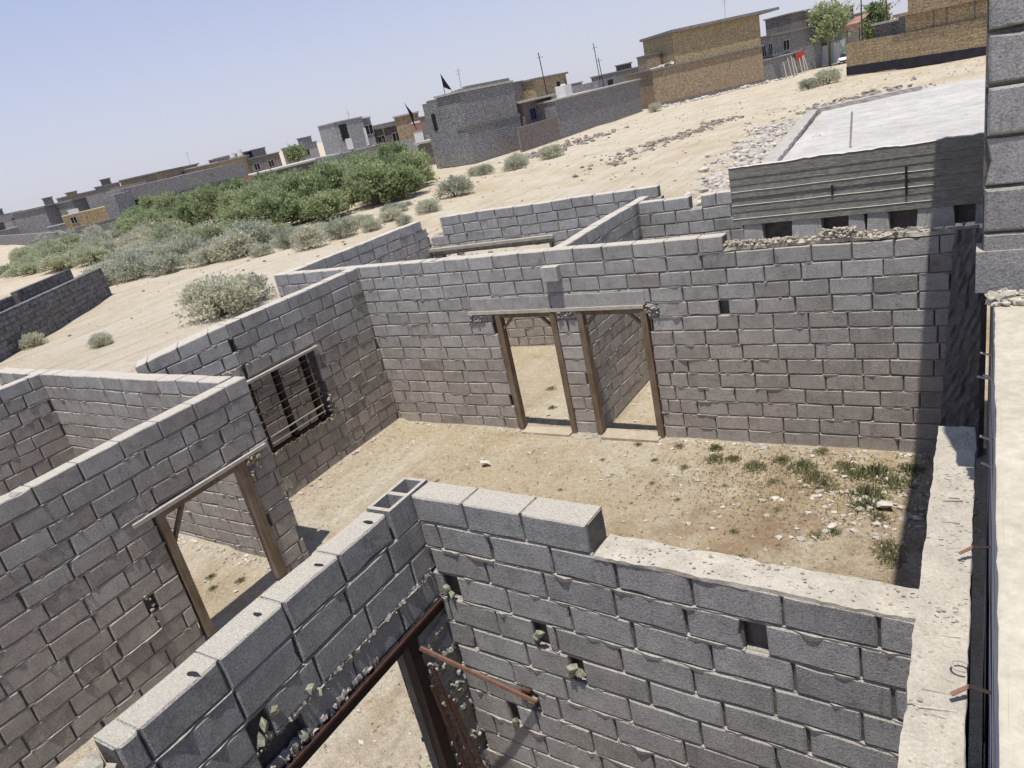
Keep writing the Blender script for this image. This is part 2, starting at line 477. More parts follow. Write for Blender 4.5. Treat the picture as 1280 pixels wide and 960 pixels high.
# ================================================================= GROUND
def ground_h(x, y):
    h = noise.noise(Vector((x*.35, y*.35, 1.3)))*.035+noise.noise(Vector((x*1.7, y*1.7, 4.3)))*.014
    far = max(abs(x+5)-9, y-16, -y-4)
    if far > 0:
        k = min(1, far/10)
        h += k*(noise.noise(Vector((x*.11, y*.11, 7.7)))*.28+noise.noise(Vector((x*.5, y*.5, 2.7)))*.07)
    h *= 1.0
    if -11.95 < x < .3 and 10.05 < y < 15.0: h -= .33
    elif x > -9.7 and x < .2 and -3 < y < 9.95: h -= .05
    return h

def axis(lo, hi, step, ext, grow=1.22):
    a = []; x = lo
    while x <= hi+1e-6: a.append(x); x += step
    s = step; x = a[-1]
    while x < ext: s *= grow; x += s; a.append(x)
    s = step; x = a[0]; b = []
    while x > -ext: s *= grow; x -= s; b.append(x)
    return b[::-1]+a
def build_ground():
    xs = axis(-15, 1, .16, 1800, 1.06); ys = axis(-1, 17, .16, 1800, 1.06)
    v = [(x, y, ground_h(x, y) if max(abs(x), abs(y)) < 300 else 0) for y in ys for x in xs]
    nx = len(xs); f = [(j*nx+i, j*nx+i+1, (j+1)*nx+i+1, (j+1)*nx+i) for j in range(len(ys)-1) for i in range(nx-1)]
    me = bpy.data.meshes.new('ground'); me.from_pydata(v, [], f)
    me.polygons.foreach_set('use_smooth', [True]*len(f))
    m, nt, b = mat('dusty_earth'); N = NT(nt); P = N.coord()
    n0 = N.noise(P, .035, 4, .6); n1 = N.noise(P, .28, 6, .65, .6); n2 = N.noise(P, 1.7, 7, .7); n3 = N.noise(P, 14, 5, .75); n4 = N.noise(P, 70, 3, .7)
    c = N.ramp(n1, [(.28, (.37,.28,.155)), (.44, (.47,.385,.25)), (.56, (.53,.46,.335)), (.75, (.57,.515,.40))])
    c = N.mix(N.mr(n0, .42, .6, 0, .55), c, (.53,.475,.39))
    c = N.mix(N.mr(n2, .53, .70, 0, .65), c, (.36,.25,.15))
    c = N.mix(N.mr(n2, .28, .42, .45, 0), c, (.58,.51,.40))
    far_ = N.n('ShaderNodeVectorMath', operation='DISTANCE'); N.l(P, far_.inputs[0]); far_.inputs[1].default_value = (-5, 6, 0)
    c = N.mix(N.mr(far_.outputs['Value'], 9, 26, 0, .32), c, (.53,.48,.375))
    # reddish patch of damp earth in the courtyard
    d = N.n('ShaderNodeVectorMath', operation='DISTANCE'); N.l(P, d.inputs[0]); d.inputs[1].default_value = (-1.9, 7.4, 0)
    rut = N.n('ShaderNodeMapping'); rut.inputs['Rotation'].default_value = (0, 0, .9); rut.inputs['Scale'].default_value = (1.6, .12, 1); N.l(P, rut.inputs[0])
    rn = N.noise(rut.outputs[0], 1.1, 5, .65, .4)
    c = N.mix(N.mr(rn, .52, .66, 0, .6), c, (.39,.315,.21)); c = N.mix(N.mr(rn, .30, .42, .5, 0), c, (.62,.57,.47))
    c = N.mix(N.math('MULTIPLY', N.mr(d.outputs['Value'], .6, 3.0, 1, 0), N.mr(n2, .35, .62, 0, .8)), c, (.29,.20,.125))
    cm = N.n('ShaderNodeVectorMath', operation='SCALE'); N.l(c, cm.inputs[0])
    N.l(N.math('MULTIPLY', N.mr(n3, .25, .75, .72, 1.2), N.mr(n4, .3, .7, .88, 1.1)), cm.inputs['Scale'])
    N.l(cm.outputs[0], b.inputs['Base Color'])
    b1 = N.bump(n2, .9, .16, None); b2 = N.bump(n3, .9, .05, None, b1); N.bump(n4, .5, .01, b, b2)
    me.materials.append(m)
    tag(mkobj('ground', me), 'bare sandy earth across the building plot and the wasteland', None, None, 'structure')
build_ground()

# ================================================================= THE UNFINISHED HOUSE
ZT = 3.12
# ---- back courtyard wall with the two doorways
W1 = empty('block_wall', (-12.1, 9.9, 0), 0, 'long grey block courtyard wall with two open doorways and a timber lintel', 'wall')
def at(parent, ob):
    ob.parent = parent; ob.matrix_parent_inverse = Matrix.Translation(-Vector(parent.location)) if parent.rotation_euler[2] == 0 else parent.matrix_world.inverted(); return ob
def local(parent, ob):
    """ob was built in world coordinates: keep it there under parent"""
    ob.parent = parent
    ob.matrix_parent_inverse = (Matrix.Translation(parent.location) @ Matrix.Rotation(parent.rotation_euler[2], 4, 'Z')).inverted()
    return ob

o = masonry('blockwork', (-12.12, 9.9), 0, 12.12, ZT, .22, -.12,
            openings=[(5.12, 6.30, -1, 2.15), (6.70, 7.88, -1, 2.15)],
            steps=[(9.12, 12.13, 2.93)],
            cut=[(9.0, 9.10, 2.02, 2.2), (11.46, 11.56, 1.2, 1.4), (11.78, 11.86, 2.25, 2.45)], seed=3, off=.1)
local(W1, o)
# rough footing showing under the first course
mb = MB()
for (a, b2) in ((-9.7, -7.0), (-5.83, -5.42), (-4.28, -.1)):
    rough_strip(mb, (a, 9.86), (b2, 9.86), .16, .22, max(3, int((b2-a)/.1)), .045, -.06, seed=a)
local(W1, mb.build('footing', M['ledge']))
# precast strip over the doors, board under it
mb = MB(); mb.box(-7.42, -5.86, 9.888, 10.1, 2.19, 2.40, .45); mb.box(-5.83, -4.25, 9.885, 10.1, 2.19, 2.40, .55)
local(W1, mb.build('lintel_strip', M['block']))
mb = MB(); mb.box(-7.5, -5.9, 9.865, 10.12, 2.13, 2.186, .7); mb.box(-5.89, -4.28, 9.86, 10.12, 2.135, 2.188, .6)
local(W1, mb.build('lintel', M['rough']))
# half block left sticking out high above the doors
mb = MB(); mb.box(-5.85, -5.57, 9.77, 9.915, 2.665, 2.888, .75)
local(W1, mb.build('projecting_block', M['block']))
# mortar packing at the lintel ends
mb = MB()
for (cx, cz, n, s) in ((-7.32, 2.07, 34, .16), (-4.15, 2.1, 44, .10), (-5.62, 2.08, 34, .14)):
    for i in range(n):
        mb.stone((cx+rnd.uniform(-s, s), 9.89+rnd.uniform(-.02, .02), cz+rnd.uniform(-.08, .06)), rnd.uniform(.012, .04), rnd.random())
local(W1, mb.build('mortar_packing', M['mortar']))
# door frames: left, right and the brace pieces
def frame(name, x0, x1, zb, parent):
    f = MB()
    for x in (x0+.05, x1-.05):
        f.box(x-.05, x+.05, 9.87, 10.0, zb, 2.12)
    f.box(x0+.1, x1-.1, 9.9, 9.98, 2.05, 2.12)
    f.bar((x0+.1, 9.94, 1.85), (x0+.33, 9.94, 2.07), .05, .04); f.bar((x1-.1, 9.94, 1.85), (x1-.33, 9.94, 2.07), .05, .04)
    return local(parent, f.build(name, M['wood']))
frame('door_frame', -6.97, -5.81, -.14, W1); frame('door_frame', -5.42, -4.25, -.1, W1)
mb = MB(); mb.box(-6.85, -5.9, 9.74, 10.02, -.2, -.03); mb.box(-5.3, -4.3, 9.72, 10.05, -.22, -.02)
local(W1, mb.build('threshold', rough_material('dusty_threshold', (.40,.34,.25), (.50,.43,.32), 7, .03, .9)))
# rough cement pilaster at the right end, coloured dark to deepen the house shadow
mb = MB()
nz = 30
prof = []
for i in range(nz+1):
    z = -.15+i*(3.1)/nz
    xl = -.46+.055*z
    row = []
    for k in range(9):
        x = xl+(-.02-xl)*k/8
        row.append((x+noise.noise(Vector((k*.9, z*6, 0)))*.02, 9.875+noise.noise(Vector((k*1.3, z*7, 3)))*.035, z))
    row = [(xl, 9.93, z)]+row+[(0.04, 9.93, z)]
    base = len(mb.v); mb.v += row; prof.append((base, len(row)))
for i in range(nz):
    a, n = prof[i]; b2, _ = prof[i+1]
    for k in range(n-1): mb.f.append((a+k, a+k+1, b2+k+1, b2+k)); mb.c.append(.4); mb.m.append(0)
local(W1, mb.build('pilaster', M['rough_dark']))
# rubble lying on the lower right part of the wall top
mb = MB()
rough_strip(mb, (-3.0, 9.92), (-.05, 9.92), .12, .05, 60, .03, 2.95, seed=2)
for i in range(520):
    u = rnd.choice([rnd.uniform(-2.95, -.2), rnd.gauss(-1.55, .14), rnd.gauss(-2.3, .15), rnd.gauss(-2.9, .12)])
    u = min(-.15, max(-3.0, u))
    mb.stone((u, rnd.uniform(9.92, 10.04), 2.955+rnd.random()*.05*(2.2 if abs(u+1.55) < .2 else 1)), rnd.uniform(.006, .034), rnd.random())
local(W1, mb.build('mortar_debris', M['rough'])); 

# ---- concrete beam on its course of broken blocks
BM = empty('concrete_beam', (-1.4, 10.1, 2.95), 0, 'board-marked grey concrete beam resting on gapped blocks above the courtyard wall', 'beam')
mb = MB(); n = 46; zs = [3.20, 3.29, 3.385, 3.47, 3.565, 3.65, 3.74, 3.83, 3.97]
for k in range(len(zs)-1):
    v = [.0,.009,.004,.013,.002,.010,.006,.001][k]
    rows = []
    for i in range(n+1):
        x = -2.88+2.93*i/n
        dz = noise.noise(Vector((x*2.2, k*3.1, 0)))*.004+noise.noise(Vector((x*16, k*3.1, 0)))*.002
        top = zs[k+1]+(noise.noise(Vector((x*9, 5, 1)))*.022+noise.noise(Vector((x*2, 5, 1)))*.02 if k == len(zs)-2 else dz)
        rows.append((x, zs[k]+(dz if k else 0), top))
    for i in range(n):
        x0, a0, b0 = rows[i]; x1, a1, b1 = rows[i+1]; y = 10.04+v
        gap = .003
        mb.quad((x0, y, a0+gap), (x1, y, a1+gap), (x1, y, b1-gap), (x0, y, b0-gap), .5)
        mb.quad((x0, y, b0-gap), (x1, y, b1-gap), (x1, y-.006, b1), (x0, y-.006, b0), .5)
        if k == len(zs)-2: mb.quad((x0, y-.006, b0), (x1, y-.006, b1), (x1, 10.2, b1-.01), (x0, 10.2, b0-.01), .5)
        mb.quad((x0, y-.006, b0), (x1, y-.006, b1), (x1, 10.06, b1+gap), (x0, 10.06, b0+gap), .5) if k < len(zs)-2 else None
mb.box(-2.878, .045, 10.062, 10.21, 3.205, 3.90, .5)
for (x, z0, z1) in ((-1.62, 3.49, 3.6), (-.80, 3.38, 3.72)): mb.box(x-.012, x+.012, 10.025, 10.06, z0, z1, .0, 1)
local(BM, mb.build('beam_body', [M['form'], M['dark']]))
mb = MB()
for (a, b2) in ((-2.76, -2.5), (-2.14, -1.76), (-1.46, -1.26), (-1.245, -.99), (-.70, -.30), (-.1, .03)):
    mb.mesh8([(a, 10.05, 2.96), (b2, 10.06, 2.96), (b2, 10.19, 2.96), (a, 10.19, 2.96), (a+.015, 10.055, 3.197), (b2-.02, 10.06, 3.197), (b2, 10.19, 3.197), (a, 10.19, 3.197)], .6+.4*rnd.random())
local(BM, mb.build('bearing_blocks', M['block']))
mb = MB(); mb.box(-2.8, .04, 10.20, 10.215, 2.95, 3.2); local(BM, mb.build('gap_shade_sheet', M['joint']))  # dark sheet added behind the gaps so they read as black shade

# ---- wall with barred window, left of the courtyard
W2 = empty('block_wall', (-9.8, 5.0, 0), 0, 'brown-stained block wall with a barred window opening', 'wall')
o = masonry('blockwork', (-9.8, 6.86), R(90), 3.04, ZT, .22, -.12, openings=[(-.06, 1.47, .86, 2.14)], seed=5, mats=M['block_left'], off=.2)
local(W2, o)
o = masonry('blockwork', (-10.84, 5.82), R(45), 1.47, ZT, .22, -.12, seed=55, mats=M['block_left'], off=.3)   # short bend behind the left room
for v_ in o.data.vertices:
    q = 6.86-v_.co.y
    if q > 0: v_.co.z *= 1-q*.088
# face must look towards +X: heading +Y with v to -X
local(W2, o)
mb = MB()
for i in range(60):
    mb.stone((-9.81, 6.75+1.65*i/60, .85+rnd.uniform(-.03, .01)), rnd.uniform(.03, .06), rnd.random(), .8)
for i in range(50):
    mb.stone((-9.82, 6.6+1.9*i/50, 2.41+rnd.uniform(-.03, .03)), rnd.uniform(.015, .035), rnd.random())
for i in range(14): mb.stone((-9.80, 8.33+rnd.uniform(-.06, .06), 1.0+rnd.uniform(-.2, .25)), rnd.uniform(.03, .06), rnd.random())
local(W2, mb.build('mortar_packing', M['sandmortar']))
WF = MB()
WF.box(-9.86, -9.74, 6.70, 8.42, 2.13, 2.17, .8)
local(W2, WF.build('window_lintel', M['galv']))
WF = MB()
for y in (6.86, 7.44, 8.08): WF.box(-9.88, -9.79, y-.045, y+.045, .87, 2.13)
WF.box(-9.88, -9.79, 6.8, 8.28, .875, .915)
wf = local(W2, WF.build('window_frame', M['rustdark']))
WB = MB()
for k in range(6):
    z = 1.3+k*.145
    WB.bar((-9.77, 6.82, z), (-9.77, 8.2, z), .012, .012)
local(W2, WB.build('window_bars', plain('dull_bar', (.16,.125,.11), .8)))
WB = MB()
for z in (1.03, 1.15): WB.bar((-9.755, 6.9, z), (-9.755, 8.14, z+.005), .016, .018)
local(W2, WB.build('window_rod', M['galv']))

# wall seen behind the window bars
o = masonry('block_wall', (-10.9, 6.0), R(90), 3.6, 2.25, .22, -.1, seed=41, mats=M['block_left'], ledge=.8)
tag(o, 'low block wall seen through the barred window opening', 'wall')

# ---- left room: cross wall and front wall with a doorway
W6 = masonry('block_wall', (-15.0, 5.62), R(-1.2), 6.66, 2.79, .22, -.12, seed=7, mats=M['block_left'], off=.3)
tag(W6, 'pale-topped block cross wall closing the left room', 'wall')
W7 = masonry('block_wall', (-13.35, -.5), R(90), 6.1, 2.79, .22, -.12, seed=8, mats=M['block_left'])
tag(W7, 'outermost block wall of the left room, its top lit', 'wall')
W4 = empty('block_wall', (-8.12, -1.2, 0), 0, 'long block wall of the left room with an open doorway in timber frame', 'wall')
o = masonry('blockwork', (-8.13, -1.2), R(90), 6.90, 2.79, .22, -.12, openings=[(5.08, 6.45, -1, 1.82)], seed=9, mats=M['block_left'], off=.35,
            cut=[(4.62, 4.72, .75, .9)])
local(W4, o)
mb = MB(); mb.box(-8.36, -8.085, 3.62, 5.62, 1.80, 1.845, .6)
local(W4, mb.build('lintel', M['galv']))
mb = MB()
mb.box(-8.22, -8.10, 3.90, 4.0, 0, 1.8); mb.box(-8.22, -8.10, 5.10, 5.24, 0, 1.8); mb.box(-8.20, -8.12, 4.0, 5.1, 1.72, 1.795)
mb.bar((-8.16, 4.0, 1.35), (-8.16, 4.27, 1.72), .06, .04)
local(W4, mb.build('door_frame', M['wood']))
mb = MB()
for i in range(26): mb.stone((-8.12, 5.36+rnd.uniform(-.1, .08), 1.72+rnd.uniform(-.22, .1)), rnd.uniform(.03, .06), rnd.random())
for i in range(12): mb.stone((-8.13, 3.45+rnd.uniform(-.03, .03), .85+rnd.uniform(-.25, .2)), rnd.uniform(.02, .035), rnd.random())
local(W4, mb.build('mortar_packing', M['sandmortar']))
mb = MB(); pts = [(-8.115, 1.55, 1.95), (-8.09, 1.75, 1.55), (-8.10, 1.95, 1.0)]; 

# ---- near room: W5 with the steel doorway, W3 with the missing corner
W5 = empty('block_wall', (-3.52, 0, 0), 0, 'nearest block wall with hollow corner block and dark steel door frame', 'wall')
o = masonry('blockwork', (-3.52, -1.6), R(90), 5.25, 2.9, .22, -.12, openings=[(1.2, 4.62, -1, 1.99)], steps=[(0, 2.66, 2.672), (4.79, 5.4, 2.672)],
            cut=[(3.28, 3.42, 2.25, 2.40), (3.28, 3.62, 2.0, 2.2)], seed=12, mats=M['block_near'], off=.15, ledge=1.3)
local(W5, o)
hb = MB()   # open-cell block at the corner, lying along the wall
x0, x1, y0, y1, z0, z1 = -3.742, -3.52, 3.2, 3.655, 2.675, 2.902
for (a, b2, c, d) in ((x0, x0+.03, y0, y1), (x1-.03, x1, y0, y1), (x0+.03, x1-.03, y0, y0+.035), (x0+.03, x1-.03, (y0+y1)/2-.02, (y0+y1)/2+.02), (x0+.03, x1-.03, y1-.03, y1)):
    hb.box(a, b2, c, d, z0, z1-rnd.random()*.003, .6)
hb.box(x0+.03, x1-.03, y0+.03, y1-.03, z0, z0+.02, .3)
local(W5, hb.build('hollow_block', M['block_near']))
mb = MB()
mb.box(-3.56, -3.48, -1.0, 3.42, 1.90, 1.985); mb.box(-3.74, -3.56, -1.0, 3.42, 1.955, 1.985)
mb.box(-3.56, -3.485, 2.96, 3.06, -.05, 1.9); mb.box(-3.74, -3.56, 3.03, 3.06, -.05, 1.95); mb.box(-3.60, -3.56, 2.98, 3.03, -.05, 1.9)
local(W5, mb.build('door_frame', M['rustdark']))
mb = MB(); mb.box(-3.478, -3.470, -1.0, 3.42, 1.972, 1.992)
local(W5, mb.build('lintel_edge', M['rust']))
mb = MB(); mb.bar((-3.46, 3.04, 1.83), (-2.78, 3.36, 1.22), .022, .028); local(W5, mb.build('brace', M['rustlight']))
mb = MB(); mb.bar((-3.44, 3.08, 1.62), (-3.36, 3.2, -.1), .034, .02)
mb.bar((-3.40, 3.12, 1.3), (-3.30, 3.26, -.1), .018, .018); mb.bar((-3.47, 3.05, 1.45), (-3.45, 3.16, -.1), .03, .02)
local(W5, mb.build('brace', M['rust']))
mb = MB()   # ragged jamb between frame and cross wall
for k in range(9):
    z = .0+k*.212
    mb.mesh8([(-3.74, 3.08, z), (-3.50+rnd.uniform(-.03, .01), 3.08, z), (-3.49+rnd.uniform(-.04, .01), 3.43, z), (-3.74, 3.43, z),
              (-3.74, 3.08, z+.19), (-3.52+rnd.uniform(-.03, .01), 3.09, z+.19), (-3.50+rnd.uniform(-.04, .01), 3.43, z+.18), (-3.74, 3.43, z+.19)], rnd.random())
local(W5, mb.build('jamb_blocks', M['block_near']))
mb = MB()
ridge(mb, (-3.522, 3.42, 2.215), (-3.522, 1.85, 2.215), 60, (1, 0, 0), .028, .045, 3)
ridge(mb, (-3.522, 2.7, 2.02), (-3.522, .8, 2.02), 70, (1, 0, 0), .03, .055, 5)
for z in (.3, .62, .95, 1.2, 1.52, 1.78): ridge(mb, (-3.50, 3.43, z), (-3.50, 3.08, z+rnd.uniform(-.06, .06)), 12, (1, 0, 0), .03, .06, z)
for i in range(160): mb.stone((-3.525+rnd.uniform(-.012, .012), rnd.uniform(1.2, 3.42), 2.212+rnd.gauss(0, .014)), rnd.uniform(.005, .016), rnd.random())
for i in range(90): mb.stone((-3.50+rnd.uniform(-.03, .01), 3.08+rnd.random()*.33, rnd.uniform(0, 1.9)), rnd.uniform(.01, .04), rnd.random())
for i in range(120):
    y = rnd.uniform(.8, 2.6); mb.stone((-3.53+rnd.uniform(-.02, .012), y, 2.0+rnd.uniform(-.01, .03)*(1.3 if y < 2 else .6)), rnd.uniform(.012, .04), rnd.random())
local(W5, mb.build('mortar_packing', M['mortar']))
mb = MB()
for (y, z, s) in ((1.78, 2.34, .045), (1.86, 2.36, .04), (1.73, 2.27, .05), (1.78, 2.25, .03), (2.13, 2.28, .045), (2.17, 2.22, .035), (1.98, 2.05, .04), (1.60, 2.03, .05)):
    mb.stone((-3.51, y, z), s, rnd.random(), 1.0)
local(W5, mb.build('wedge_stone', M['stonegreen']))
# flat dark patches painted as the shade in top-course head joint pockets
mb = MB()
for y in (1.56, 2.05, 2.55, 3.05):
    kx = rnd.uniform(-.02, .03); sx = rnd.uniform(.035, .06); mb.poly([(-3.60+kx+sx*math.cos(a)*rnd.uniform(.8, 1.1), y+.016*math.sin(a)*rnd.uniform(.6, 1.3)+.2*kx*math.cos(a), 2.9035) for a in [i*math.pi/6 for i in range(12)]], .2)
local(W5, mb.build('pocket_shade_patch', M['dark']))
# broken lumps at the near end of the top course
mb = MB()
for i in range(26):
    y = rnd.uniform(.62, 1.02); mb.stone((rnd.uniform(-3.72, -3.55), y, 2.70+.13*(y-.62)/.4*rnd.uniform(.5, 1)), rnd.uniform(.05, .10), rnd.random(), .8)
local(W5, mb.build('broken_block', M['rough']))

W3 = empty('block_wall', (-3.52, 3.43, 0), R(-3.15), 'near block cross wall, three whole blocks left on its left end', 'wall')
o = masonry('blockwork', (-3.515, 3.43), R(-3.15), 3.3, 2.9, .23, -.12, steps=[(1.50, 3.4, 2.69)],
            cut=[(2.40, 2.50, 2.30, 2.5), (.86, .97, 1.80, 1.98), (.09, .17, 2.0, 2.2), (1.12, 1.22, 1.58, 1.75), (.62, .74, 1.12, 1.3), (.42, .5, .8, 1.0)],
            seed=14, mats=M['block_near'], off=0.0, ledge=1.2)
local(W3, o)
mb = MB()
rough_strip(mb, (-2.02, 3.347), (-.24, 3.25), .235, .03, 120, .010, 2.692, seed=9, ny=10)
for i in range(200):
    u = rnd.random()
    mb.stone((-1.98+1.75*u, 3.36-.09*u+rnd.uniform(.0, .22), 2.694+rnd.random()*.006), rnd.uniform(.003, .014), rnd.random(), .5)
local(W3, mb.build('mortar_bed', M['rough']))
mb = MB()
for (x, z, s) in ((-2.60, 1.90, .045), (-2.64, 1.86, .035), (-3.40, 2.1, .05), (-3.36, 2.05, .035), (-2.38, 1.66, .06), (-2.33, 1.64, .05), (-2.40, 1.61, .04), (-2.84, 1.16, .05), (-2.80, 1.22, .04), (-3.05, .88, .04), (-3.08, .83, .03)):
    mb.stone((x, 3.42-.055*(x+3.5), z), s, rnd.random(), .9)
local(W3, mb.build('wedge_stone', M['stonegreen']))
mb = MB()
for (x, z) in ((-2.9, 1.28), (-2.86, 1.31)): mb.box(x-.03, x+.05, 3.36, 3.41, z-.02, z+.0)
local(W3, mb.build('frame_anchor', M['rust']))

# ---- rooms behind the courtyard wall
W12 = masonry('block_wall', (-5.62, 10.13), R(90), 3.9, ZT-.02, .2, -.45, openings=[(2.75, 3.55, -1, 1.85)], seed=21, mats=M['block'])
mb = MB(); mb.box(-5.86, -5.58, 12.80, 12.93, -.35, 1.85); pp = mb.build('door_post', M['rustdark'], W12)
tag(W12, 'block partition wall running back between the two rear rooms', 'wall')
W11 = masonry('block_wall', (-11.85, 10.13), R(88), 4.45, ZT-.01, .22, -.45, seed=22, mats=M['block'], steps=[(4.25, 4.6, 2.9)])
tag(W11, 'outer side block wall of the rear room, broken at its far corner', 'wall')
W10 = empty('block_wall', (-11.6, 14.55, 0), 0, 'rear block wall with a wide window opening under a pale strip lintel', 'wall')
o = masonry('blockwork', (-11.65, 14.5), R(4.2), 5.95, ZT, .22, -.45, openings=[(.25, 3.2, .8, 2.3)], steps=[(0, .42, 2.75)], seed=23)
local(W10, o)
mb = MB(); mb.bar((-11.75, 14.48, 2.34), (-8.3, 14.74, 2.34), .16, .07); local(W10, mb.build('lintel', M['rough']))
W13 = masonry('block_wall', (-5.55, 13.25), R(1.5), 5.6, ZT-.01, .22, -.45, seed=24, steps=[(.98, 1.2, 2.9)])
tag(W13, 'rear block wall behind the concrete beam with a notch in its top', 'wall')
mb = MB()
for i in range(240): mb.stone((rnd.uniform(-10.8, -8.2), 14.75+rnd.uniform(.2, 2.2), rnd.uniform(0, .12)), rnd.uniform(.04, .12), rnd.random())
tag(mb.build('rubble', plain('brick_rubble', (.36,.22,.16), .9, .4, 3)), 'reddish broken brick rubble behind the rear window', None, None, 'stuff')

# ================================================================= NEIGHBOURING HOUSE (where the camera stands)
NB = empty('neighbour_house', (1.5, 4, 0), 0, 'tall neighbouring house at the right edge with dusty roof slab and block pier', 'house')
P0 = MB(); rough_strip(P0, (-.022, -2.2), (-.022, 4.95), .207, .14, 330, .008, 2.885, seed=4, ny=12)
for i in range(900):
    mb_ = P0; mb_.stone((rnd.uniform(-.215, -.03), rnd.uniform(1, 4.93), 2.885+rnd.uniform(-.004, .003)), rnd.uniform(.003, .012), rnd.random(), .5)
for i in range(14):
    y = rnd.uniform(1.6, 4.8); P0.bar((-.20+rnd.random()*.08, y, 2.887), (-.05-rnd.random()*.05, y+rnd.uniform(-.02, .02), 2.889), .003+rnd.random()*.004, .006, rnd.random())
SW = empty('plinth_wall', (-.12, 1, 0), 0, 'rough whitish cement-topped wall alongside the neighbouring house', 'wall')
local(SW, P0.build('cement_top', M['rough']))
o = masonry('blockwork', (-.225, -2.2), R(90), 7.12, 2.77, -.20, -.12, seed=31, mats=M['block'], back=False, ledge=0); 
bpy.data.objects.remove(o)
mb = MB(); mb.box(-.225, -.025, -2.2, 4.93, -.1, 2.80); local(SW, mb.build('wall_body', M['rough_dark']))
mb = MB()
pts = [(-.045+.035*math.cos(a), 2.735+.03*math.sin(a), 2.915+.012*math.sin(a*.5)) for a in [i*math.pi/10+.8 for i in range(15)]]
mb.tube(pts, .0045, 6); local(SW, mb.build('wire_loop', M['galv']))

mb = MB()   # cast slab edge
n = 60
zz = [1.0, 1.6, 2.1, 2.5, 2.8, 3.05, 3.22, 3.40, 3.58, 3.78, 4.0]
for k in range(10):
    y0 = -3.0
    for i in range(n):
        a = y0+i*(8.2/n); b2 = a+8.2/n
        f = lambda y, kk: .052+.010*(k % 2)+noise.noise(Vector((y*1.5, kk*2., 9)))*.004
        mb.quad((f(b2, k), b2, zz[k]), (f(a, k), a, zz[k]), (f(a, k), a, zz[k+1]), (f(b2, k), b2, zz[k+1]), .5)
        if k: mb.quad((f(b2, k), b2, zz[k]), (f(b2, k-1), b2, zz[k]), (f(a, k-1), a, zz[k]), (f(a, k), a, zz[k]), .8)
local(NB, mb.build('slab_edge', rough_material('pale_form_concrete', (.34,.34,.35), (.48,.48,.48), 6, .01, .6)))
mb = MB()   # roof slab: top sheet with a ragged edge
nx, ny = 26, 150
base = len(mb.v)
for j in range(ny+1):
    y = -3+8.2*j/ny
    for i in range(nx+1):
        t = (i/nx)**2; x = .05+t*5.0
        e = (noise.noise(Vector((y*14, 0, 2)))*.006+noise.noise(Vector((y*3, 0, 2)))*.004) if i == 0 else 0
        mb.v.append((x-.004+e, y, 4.0+noise.noise(Vector((x*3, y*3, 0)))*.006+noise.noise(Vector((x*12, y*12, 0)))*.003+(0.0 if i else -.004)))
for j in range(ny):
    for i in range(nx):
        q = base+j*(nx+1)+i; mb.f.append((q, q+1, q+nx+2, q+nx+1)); mb.c.append(.5); mb.m.append(0)
local(NB, mb.build('roof_slab', M['slabtop'], smooth=True))
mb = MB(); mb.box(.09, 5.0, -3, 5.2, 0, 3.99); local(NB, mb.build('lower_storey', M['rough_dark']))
mb = MB()   # unseen upper wall behind the pier, overhang added to throw the courtyard shadow
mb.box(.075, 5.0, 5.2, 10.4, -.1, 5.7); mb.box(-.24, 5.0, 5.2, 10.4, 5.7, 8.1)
local(NB, mb.build('shadow_caster_wall', M['rough_dark']))
o = masonry('block_pier', (-.012, 4.2), 0, .78, 4.02+.238*8, .24, 4.02, seed=33, mats=M['block_near'], jit=.007, off=.0, ledge=0)
local(NB, o)
mb = MB()
mb.box(-.035, .3, 4.19, 4.36, 4.03, 4.24); local(NB, mb.build('pier_foot', M['block_near']))
mb = MB()
for i in range(120): mb.stone((.03+rnd.random()**1.3*.35, 4.08+rnd.uniform(-.03, .1), 4.01+rnd.random()*.03), rnd.uniform(.01, .035), rnd.random())
local(NB, mb.build('mortar_crumbs', M['rough']))
# form ties and straps hanging off the slab edge
for (y) in (2.56, 3.50):
    mb = MB(); mb.bar((-.075, y, 2.93), (-.012, y+.04, 2.955), .018, .004); mb.bar((-.012, y+.04, 2.955), (.056, y-.045, 3.02), .018, .004)
    local(NB, mb.build('metal_strap', M['rustlight']))
for (y, z, l) in ((4.0, 3.3, .07), (3.9, 3.2, .06), (4.45, 3.45, .06), (5.0, 3.2, .1), (5.15, 3.3, .08)):
    mb = MB(); mb.bar((.056, y, z), (.056-l*.8, y+.02, z+.01), .012, .008); local(NB, mb.build('tie_stub', M['galv']))

# ================================================================= FAR SETTLEMENT
FM = {}
FM['grey'] = far_block_material('far_grey_block', (.275,.27,.27), (.22,.22,.22), (.15,.15,.15), blotch=(.25,.225,.20))
FM['brown'] = far_block_material('far_brown_block', (.24,.21,.19), (.205,.18,.165), (.13,.12,.11), blotch=(.21,.18,.15))
FM['pale'] = far_block_material('far_pale_render', (.34,.34,.345), (.31,.31,.31), (.26,.26,.26), blotch=(.26,.25,.24))
FM['darkblk'] = far_block_material('far_dark_block', (.155,.155,.155), (.125,.122,.12), (.085,.082,.08), blotch=(.15,.14,.125))
FM['yellow'] = far_block_material('yellow_brick', (.46,.365,.205), (.30,.225,.125), (.27,.215,.14), .34, .15, (.36,.29,.18), .035)
FM['tan'] = far_block_material('tan_brick', (.41,.32,.21), (.28,.21,.135), (.26,.205,.145), .34, .15, (.31,.24,.165), .03)
FM['roof'] = plain('roof_edge', (.42,.40,.37), .9, .2, 2)
FM['roofd'] = plain('roof_edge_dark', (.20,.195,.19), .9, .25, 2)
FM['plinth'] = plain('dark_painted_plinth', (.035,.035,.045), .9, .3, 1.5)
FM['blue'] = plain('blue_sill', (.10,.17,.38), .7)
FM['red'] = plain('red_cloth', (.38,.06,.055), .8)
FM['redpaint'] = plain('faded_red_panel', (.34,.19,.15), .8, .4, 2)
